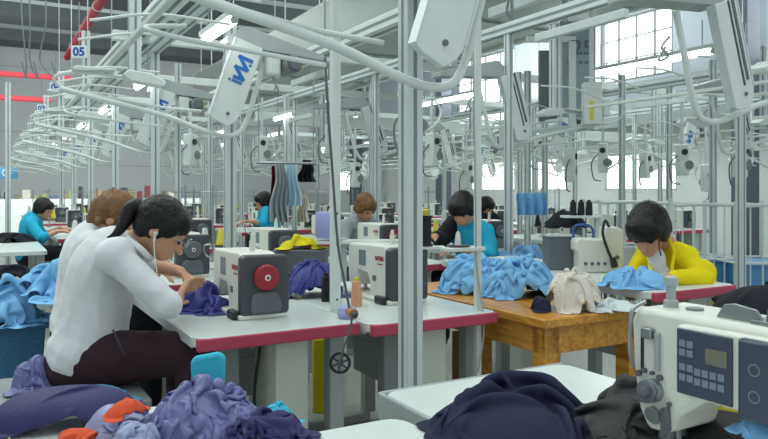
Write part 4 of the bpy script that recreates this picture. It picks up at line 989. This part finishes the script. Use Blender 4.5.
#@@SECTION people
# ------------------------------------------------------------------ people
def basis(f, h):
    f = Vector(f).normalized(); h = Vector(h); h = (h - f * h.dot(f)).normalized(); r = f.cross(h)
    return r, f, h
def person(label, c, f, h, neck, chest, pelvis, arms, legs, top, bottom, hair, hairstyle='bob', sleeve=1.0, near=False, name='person', s=1.0, extra=None, collar=False, hs=1.0):
    """arms/legs: [(a, b, c, dir)] joints in world space; c = head centre"""
    off = Vector((pelvis[0], pelvis[1], 0)); t = thing(name, label, 'person', off)
    c, neck, chest, pelvis = Vector(c), Vector(neck), Vector(chest), Vector(pelvis)
    r, f, h = basis(f, h); R = Matrix((r, f, h)).transposed()
    vx = .0055 if near else .013
    m = MB()
    s0 = s; s = s * hs
    m.ell(c, (.074 * s, .093 * s, .088 * s), R); m.ell(c + (f * .032 - h * .05) * s, (.058 * s, .060 * s, .075 * s), R)
    m.ell(c + (f * .052 - h * .098) * s, (.034 * s, .034 * s, .028 * s), R)
    m.cap(c + (f * .086 - h * .028) * s, c + (f * .108 - h * .058) * s, .009 * s, .012 * s)
    m.ell(c + (f * .086 - h * .087) * s, (.020 * s, .011 * s, .010 * s), R)
    for q in (-1, 1): m.ell(c + (r * q * .074 - h * .025 - f * .005) * s, (.010 * s, .018 * s, .028 * s), R)
    m.cap(c - (h * .06 + f * .02) * s, neck, .048 * s, .055 * s)
    s = s0
    sp = (neck - pelvis).normalized()
    (aL, aR) = arms; sh = (aR[0] - aL[0]).normalized()
    fw = sp.cross(sh).normalized(); S = Matrix((sh, fw, sp)).transposed()
    body = lambda g, mm: (mm.ell(chest, (.158 * s + g, .105 * s + g, .17 * s + g), S), [mm.ell(pelvis.lerp(chest, q), (.162 * s + g * (1.5 - .5 * q) - .02 * math.sin(q * 3.1416), .118 * s + g * (1.5 - .5 * q) - .012 * q, .15 * s), S) for q in (.15, .3, .45, .6, .75, .9)], mm.ell(pelvis, (.162 * s + g * 1.9, .12 * s + g * 1.9, .135 * s + g), S),
                          mm.cap(aL[0], neck - sp * .03, .052 * s + g, .05 * s + g), mm.cap(aR[0], neck - sp * .03, .052 * s + g, .05 * s + g))
    body(0, m)
    for (a, b, cc, d, pn) in arms:
        m.cap(a, b, .046 * s, .038 * s); m.cap(b, cc, .038 * s, .025 * s)
        d = Vector(d).normalized(); pn = Vector(pn); pn = (pn - d * pn.dot(d)).normalized(); sd = d.cross(pn)
        q = 1 if (a - aL[0]).length < 1e-6 else -1
        for k in range(4):
            o = (k - 1.5) * .019 * s; kn = cc + d * .082 * s + sd * o
            m.cap(cc + sd * o * .6, kn, .014 * s, .0115 * s)
            L = [.040, .045, .042, .034][k] * s; dd = d.copy(); p = kn; rad = .0095 * s
            for g_ in range(3):
                ax = (dd + pn * (.35 + .18 * g_)).normalized(); e = p + ax * L * [1, .7, .55][g_]; m.cap(p, e, rad, rad * .88); p = e; rad *= .88; dd = ax
        tb = cc + d * .025 * s - sd * q * .02 * s; e = tb + (d * .6 - sd * q * .7 + pn * .3).normalized() * .045 * s; m.cap(tb, e, .013 * s, .011 * s)
        m.cap(e, e + (d * .8 - sd * q * .1 + pn * .5).normalized() * .035 * s, .0105 * s, .0085 * s)
    for (a, b, cc) in legs:
        m.cap(a, b, .082 * s, .056 * s); m.cap(b, cc, .054 * s, .036 * s); ft = Vector((b.x - a.x, b.y - a.y, 0)).normalized(); m.cap(cc, cc + ft * .13 + Vector((0, 0, -.03)), .038, .028)
    blob('body', m, SKIN, t, off, vx, 3 if near else 2)
    # top
    m = MB(); body(.014, m)
    for (a, b, cc, d, pn) in arms:
        m.cap(a, b, .057 * s, .048 * s)
        if sleeve > 0: m.cap(b, b.lerp(cc, sleeve), .053 * s, .045 * s - .012 * s * sleeve)
    blob('shirt' if not extra else extra, m, top, t, off, .008 if near else .015, 8, .003 if near else .006, 13.0, len(label), stretch=(1, 1, .55))
    m = MB(); m.ell(pelvis - sp * .06, (.170 * s, .130 * s, .10 * s), S)
    for (a, b, cc) in legs: m.cap(a, b, .098 * s, .072 * s); m.cap(b, cc + (b - cc) * .06, .072 * s, .055 * s)
    blob('trousers', m, bottom, t, off, .009 if near else .016, 3, .006, 8, 3)
    m = MB()
    for (a, b, cc) in legs:
        ft = Vector((b.x - a.x, b.y - a.y, 0)).normalized(); m.cap(cc + Vector((0, 0, -.02)), cc + ft * .15 + Vector((0, 0, -.035)), .046, .036)
    blob('shoes', m, DARKC, t, off, .012, 2)
    # hair
    s = s * hs; m = MB(); m.ell(c + (h * .012 - f * .018) * s, (.088 * s, .098 * s, .092 * s), R)
    if hairstyle == 'bob':
        m.ell(c + (h * .03 + f * .045) * s, (.070 * s, .055 * s, .055 * s), R)
        m.ell(c + (-h * .045 - f * .045) * s, (.082 * s, .058 * s, .075 * s), R)
        for q in (-1, 1): m.ell(c + (r * q * .066 - h * .015 + f * .018) * s, (.022 * s, .05 * s, .06 * s), R)
    elif hairstyle == 'bowl':
        m.ell(c + (h * .02 + f * .05) * s, (.082 * s, .062 * s, .062 * s), R); m.ell(c + (-h * .03 - f * .04) * s, (.088 * s, .07 * s, .08 * s), R)
        for q in (-1, 1): m.ell(c + (r * q * .07 - h * .01 + f * .015) * s, (.024 * s, .05 * s, .055 * s), R)
    elif hairstyle == 'tail':
        m.ell(c + (h * .03 + f * .04) * s, (.070 * s, .055 * s, .055 * s), R)
        m.ell(c + (-h * .03 - f * .05) * s, (.074 * s, .05 * s, .06 * s), R)
        for q in (-1, 1): m.ell(c + (r * q * .062 + h * .01 + f * .012) * s, (.022 * s, .06 * s, .045 * s), R)
    blob('hair', m, hair, t, off, .006 if near else .012, 2, .002 if near else .002, 30, 2)
    m = MB()
    for q in (-1, 1): m.ell(c + (f * .0885 + r * q * .030 - h * .024) * s, (.013 * s, .005 * s, .006 * s), R)
    m.v = [p - off for p in m.v]; m.build('eyes', HAIR, t)
    return t, (c, r, f, h, off)

# woman in the white shirt, seen in profile
Y0 = 2.58
c1 = P(164, 224, 2.62)
t1, fr = person('woman in a white shirt with black ponytail and earphones, bending over the nearest machine', c1, (.83, .10, -.55), (.55, .02, .83),
    P(136, 243, 2.66), P(103, 272, 2.66), P(88, 352, 2.66),
    [(P(136, 254, 2.80), P(140, 262, 2.98), P(180, 272, 3.02), (.75, .1, -.55), (-.3, 0, -1)), (P(114, 256, 2.50), P(168, 305, 2.50), P(178, 298, 2.70), (.05, .8, .32), (.8, -.2, -.5))],
    [(P(92, 360, 2.58), P(196, 352, 2.60), P(190, 480, 2.55)), (P(92, 356, 2.78), P(185, 350, 2.90), P(180, 470, 2.9))],
    SHIRT, BURG, HAIR, 'tail', .22, True)
c, r, f, h, off = fr
m_ = MB(); m_.ell(P(145, 208, 2.62) - off, (.03, .035, .035)); m_.tube([P(146, 207, 2.62) - off, P(132, 208, 2.60) - off, P(125, 222, 2.58) - off, P(116, 234, 2.56) - off, P(107, 238, 2.55) - off], .034, 12, 6, rr=lambda q: max(.1, 1.0 - .9 * q ** 1.6))
m_.build('ponytail', HAIR, t1)
m_ = MB(); m_.lathe([(.020, -.008), (.028, -.008), (.030, 0), (.028, .008), (.020, .008)], P(146, 206, 2.60) - off, 16, 'x'); m_.ell(P(145, 204, 2.575) - off, .009); m_.build('hair_tie', LGREY, t1)
ear = min((c + r * q * .080 - h * .03 + f * .004 for q in (-1, 1)), key=lambda p: p.y)
m_ = MB(); m_.ell(ear - off, (.008, .008, .008)); m_.cyl(ear - off, ear - off + Vector((-.006, 0, -.03)), .0045, n=8)
m_.tube([ear - off + Vector((-.006, 0, -.03)), ear - off + Vector((.0, -.01, -.08)), P(157, 278, 2.52) - off, P(153, 290, 2.52) - off], .0022, 6); m_.build('earphone', WHITE, t1)
m_ = MB(); 
gl = [c + f * .112 - h * .018 + r * (.034 + .024 * math.cos(a)) + h * .019 * math.sin(a) - off for a in [2 * math.pi * k / 16 for k in range(17)]]
m_.tube(gl, .0022, 6, 0); gl2 = [c + f * .112 - h * .018 - r * (.034 + .024 * math.cos(a)) + h * .019 * math.sin(a) - off for a in [2 * math.pi * k / 16 for k in range(17)]]
m_.tube(gl2, .0022, 6, 0); m_.cyl(c + f * .11 + r * .058 - h * .01 - off, c - f * .0 + r * .080 - h * .012 - off, .0022, n=6); m_.cyl(c + f * .11 - r * .058 - h * .01 - off, c - f * .0 - r * .080 - h * .012 - off, .0022, n=6)
m_.build('glasses', STEEL, t1)
m_ = MB(); m_.tube([P(126, 238, 2.56) - off, P(142, 250, 2.54) - off, P(150, 258, 2.58) - off, P(152, 252, 2.7) - off], .012, 8); m_.build('collar', SHIRT, t1)
# belt ties
m_ = MB(); m_.tube([P(113, 330, 2.5) - off, P(120, 345, 2.48) - off, P(125, 356, 2.48) - off], .004, 6); m_.build('tie_string', BLACK, t1)

# (the person behind)
t2, fr = person('woman with brown hair in white, directly behind the woman in the white shirt', P(119, 214, 3.45), (.80, .15, -.58), (.58, 0, .81),
    P(104, 236, 3.48), P(88, 258, 3.48), P(84, 320, 3.5),
    [(P(106, 238, 3.68), P(120, 275, 3.75), P(140, 262, 3.7), (1, 0, -.1), (0, 0, -1)), (P(92, 246, 3.34), P(112, 285, 3.34), P(138, 270, 3.45), (1, .1, 0), (0, 0, -1))],
    [(P(84, 325, 3.42), P(150, 318, 3.5), P(148, 410, 3.5)), (P(84, 325, 3.6), P(150, 318, 3.7), P(148, 410, 3.7))], SHIRT, DARKC, BROWNHAIR, 'tail', .9, True, s=1.08)
c, r, f, h, off = fr
m_ = MB(); m_.tube([c - f * .05 + h * .04 - off, c - f * .10 - h * .02 - off, P(102, 215, 3.40) - off, P(97, 224, 3.36) - off], .05, 12, 6, rr=lambda q: 1.1 - .75 * q); m_.build('ponytail', BROWNHAIR, t2)
m_ = MB(); m_.tube([c + h * .06 - f * .05 - r * .0 - off, c - f * .075 + h * .02 - off, c - f * .085 - h * .05 - off, c - f * .07 - h * .11 - off], .055, 12, 6, rr=lambda q: 1.1 - .45 * q); m_.build('loose_hair', BROWNHAIR, t2)

# person in yellow
t3, fr = person('person in a bright yellow jacket over a white top, head bowed, with black earphones', P(648, 226, 3.55), (-.50, -.62, -.52), (-.30, -.35, .88),
    P(666, 246, 3.66), P(678, 272, 3.68), P(700, 320, 3.70),
    [(P(686, 258, 3.54), P(703, 279, 3.46), P(672, 277, 3.38), (-1, .0, -.05), (0, 0, -1)), (P(648, 252, 3.86), P(630, 280, 3.82), P(640, 283, 3.62), (-.5, -.7, -.1), (0, 0, -1))],
    [(P(706, 322, 3.66), P(640, 322, 3.45), P(640, 408, 3.45)), (P(706, 322, 3.85), P(645, 322, 3.72), P(645, 408, 3.7))], YELLOW, GCLOTH, HAIR, 'bowl', .95, True, extra='jacket', s=.98, hs=1.16)
c, r, f, h, off = fr
m_ = MB(); m_.ell(P(657, 264, 3.56), (.045, .05, .09)); m_.ell(P(664, 278, 3.55), (.05, .05, .06)); blob('white_top', m_, SHIRT, t3, off, .008, 2)
m_ = MB(); m_.cap(P(702, 272, 3.66), P(714, 330, 3.50), .065, .05); m_.cap(P(696, 275, 3.70), P(702, 330, 3.50), .07, .05); blob('jacket_tail', m_, YELLOW, t3, off, .01, 3, .008, 9, 5)
m_ = MB(); m_.tube([P(660, 229, 3.45) - off, P(659, 245, 3.45) - off, P(661, 256, 3.46) - off], .0035, 6); m_.ell(P(660, 228, 3.46) - off, .009); m_.build('earphone', BLACK, t3)
m_ = MB(); m_.tube([P(669, 240, 3.56) - off, P(674, 252, 3.53) - off, P(672, 268, 3.50) - off, P(673, 282, 3.45) - off], .010, 8); m_.tube([P(648, 250, 3.62) - off, P(650, 262, 3.56) - off, P(652, 276, 3.50) - off], .009, 8); m_.build('jacket_lapel', YELLOW, t3)

# ceiling cables at the upper left
for i, (pa, Y) in enumerate((((28, 30, 34), 9.0), ((44, 40, 52), 9.5), ((20, 26, 22), 10.5))):
    t = tag(MB().tube([P(pa[0], -45, Y), P(pa[0] + 2, 20, Y), P(pa[1], 60, Y), P(pa[2] + 4, 78, Y), P(pa[2], 62, Y)], .010, 6).build('hanging_cable', GREYP), ['grey cable dangling at the upper left, nearest of three', 'grey cable dangling at the upper left, beside the red pipe', 'grey cable dangling closest to the upper left corner'][i], 'cable')
# person in cyan at the centre
t4, fr = person('person in a cyan vest with black hair and dark sleeves, behind the centre table', P(462, 206, 5.0), (-.35, -.75, -.50), (-.1, -.35, .9),
    P(468, 222, 5.1), P(474, 240, 5.15), P(482, 275, 5.2),
    [(P(486, 232, 5.05), P(490, 254, 4.95), P(462, 250, 4.85), (-1, -.1, 0), (0, 0, -1)), (P(452, 228, 5.25), P(440, 244, 5.1), P(436, 236, 4.9), (-.6, -.6, 0), (0, 0, -1))],
    [(P(482, 278, 5.1), P(440, 278, 5.0), P(440, 340, 5.0)), (P(482, 278, 5.3), P(442, 278, 5.2), P(442, 338, 5.2))], CYAN, DARKC, HAIR, 'bowl', .3, False, extra='vest', s=1.03)
c, r, f, h, off = fr
m_ = MB(); m_.cap(P(455, 224, 5.2), P(440, 240, 5.05), .075, .06); m_.cap(P(440, 240, 5.05), P(437, 237, 4.92), .06, .045); blob('dark_sleeve', m_, DARKC, t4, off, .014, 3, .004, 9, 2)
person('person in dark clothes with short hair, behind the person in cyan', P(487, 205, 8.2), (.5, -.6, -.5), (.2, -.2, .9), P(486, 214, 8.25), P(485, 222, 8.3), P(484, 246, 8.3),
    [(P(478, 218, 8.1), P(480, 232, 8.0), P(488, 226, 7.9), (.7, -.6, 0), (0, 0, -1)), (P(494, 218, 8.3), P(498, 230, 8.2), P(496, 224, 7.95), (.3, -.7, 0), (0, 0, -1))],
    [(P(482, 247, 8.2), P(486, 249, 7.8), P(486, 290, 7.8)), (P(488, 247, 8.4), P(492, 249, 8.0), P(492, 289, 8.0))], DARKC, DARKC, HAIR, 'bob', .3)
person('woman in cyan at a machine in the far left centre, facing left', P(263, 200, 8.40), (-.85, -.3, -.3), (-.2, -.1, .95), P(266, 208, 8.45), P(268, 217, 8.50), P(271, 236, 8.50),
    [(P(266, 212, 8.25), P(262, 224, 8.10), P(252, 221, 8.00), (-1, -.1, 0), (0, 0, -1)), (P(264, 212, 8.70), P(258, 224, 8.60), P(250, 221, 8.50), (-1, 0, 0), (0, 0, -1))],
    [(P(270, 238, 8.40), P(252, 238, 8.20), P(252, 276, 8.20)), (P(270, 238, 8.60), P(252, 238, 8.50), P(252, 276, 8.50))], CYAN, DARKC, HAIR, 'bob', .3)
person('person with brown hair bending behind the lavender tub', P(366, 205, 6.05), (.5, -.6, -.5), (.2, -.3, .9), P(362, 218, 6.15), P(360, 232, 6.20), P(356, 266, 6.25),
    [(P(346, 226, 6.05), P(344, 246, 5.95), P(356, 244, 5.75), (.8, -.5, 0), (0, 0, -1)), (P(376, 226, 6.25), P(384, 244, 6.15), P(378, 244, 5.85), (-.3, -.8, 0), (0, 0, -1))],
    [(P(354, 268, 6.15), P(362, 270, 5.85), P(362, 326, 5.85)), (P(362, 268, 6.35), P(372, 270, 6.05), P(372, 322, 6.05))], GCLOTH, DARKC, BROWNHAIR, 'bob', .8)
t7, fr = person('woman in a cyan shirt at the far left, facing right', P(44, 207, 7.6), (.9, -.1, -.35), (.3, 0, .95), P(36, 217, 7.6), P(31, 228, 7.6), P(30, 254, 7.6),
    [(P(34, 222, 7.85), P(44, 236, 7.8), P(60, 228, 7.8), (1, 0, 0), (0, 0, -1)), (P(31, 224, 7.4), P(42, 238, 7.3), P(58, 231, 7.4), (1, 0, 0), (0, 0, -1))],
    [(P(30, 256, 7.5), P(58, 252, 7.5), P(58, 302, 7.5)), (P(30, 256, 7.7), P(58, 252, 7.7), P(58, 302, 7.7))], CYAN, DARKC, HAIR, 'bob', .25)
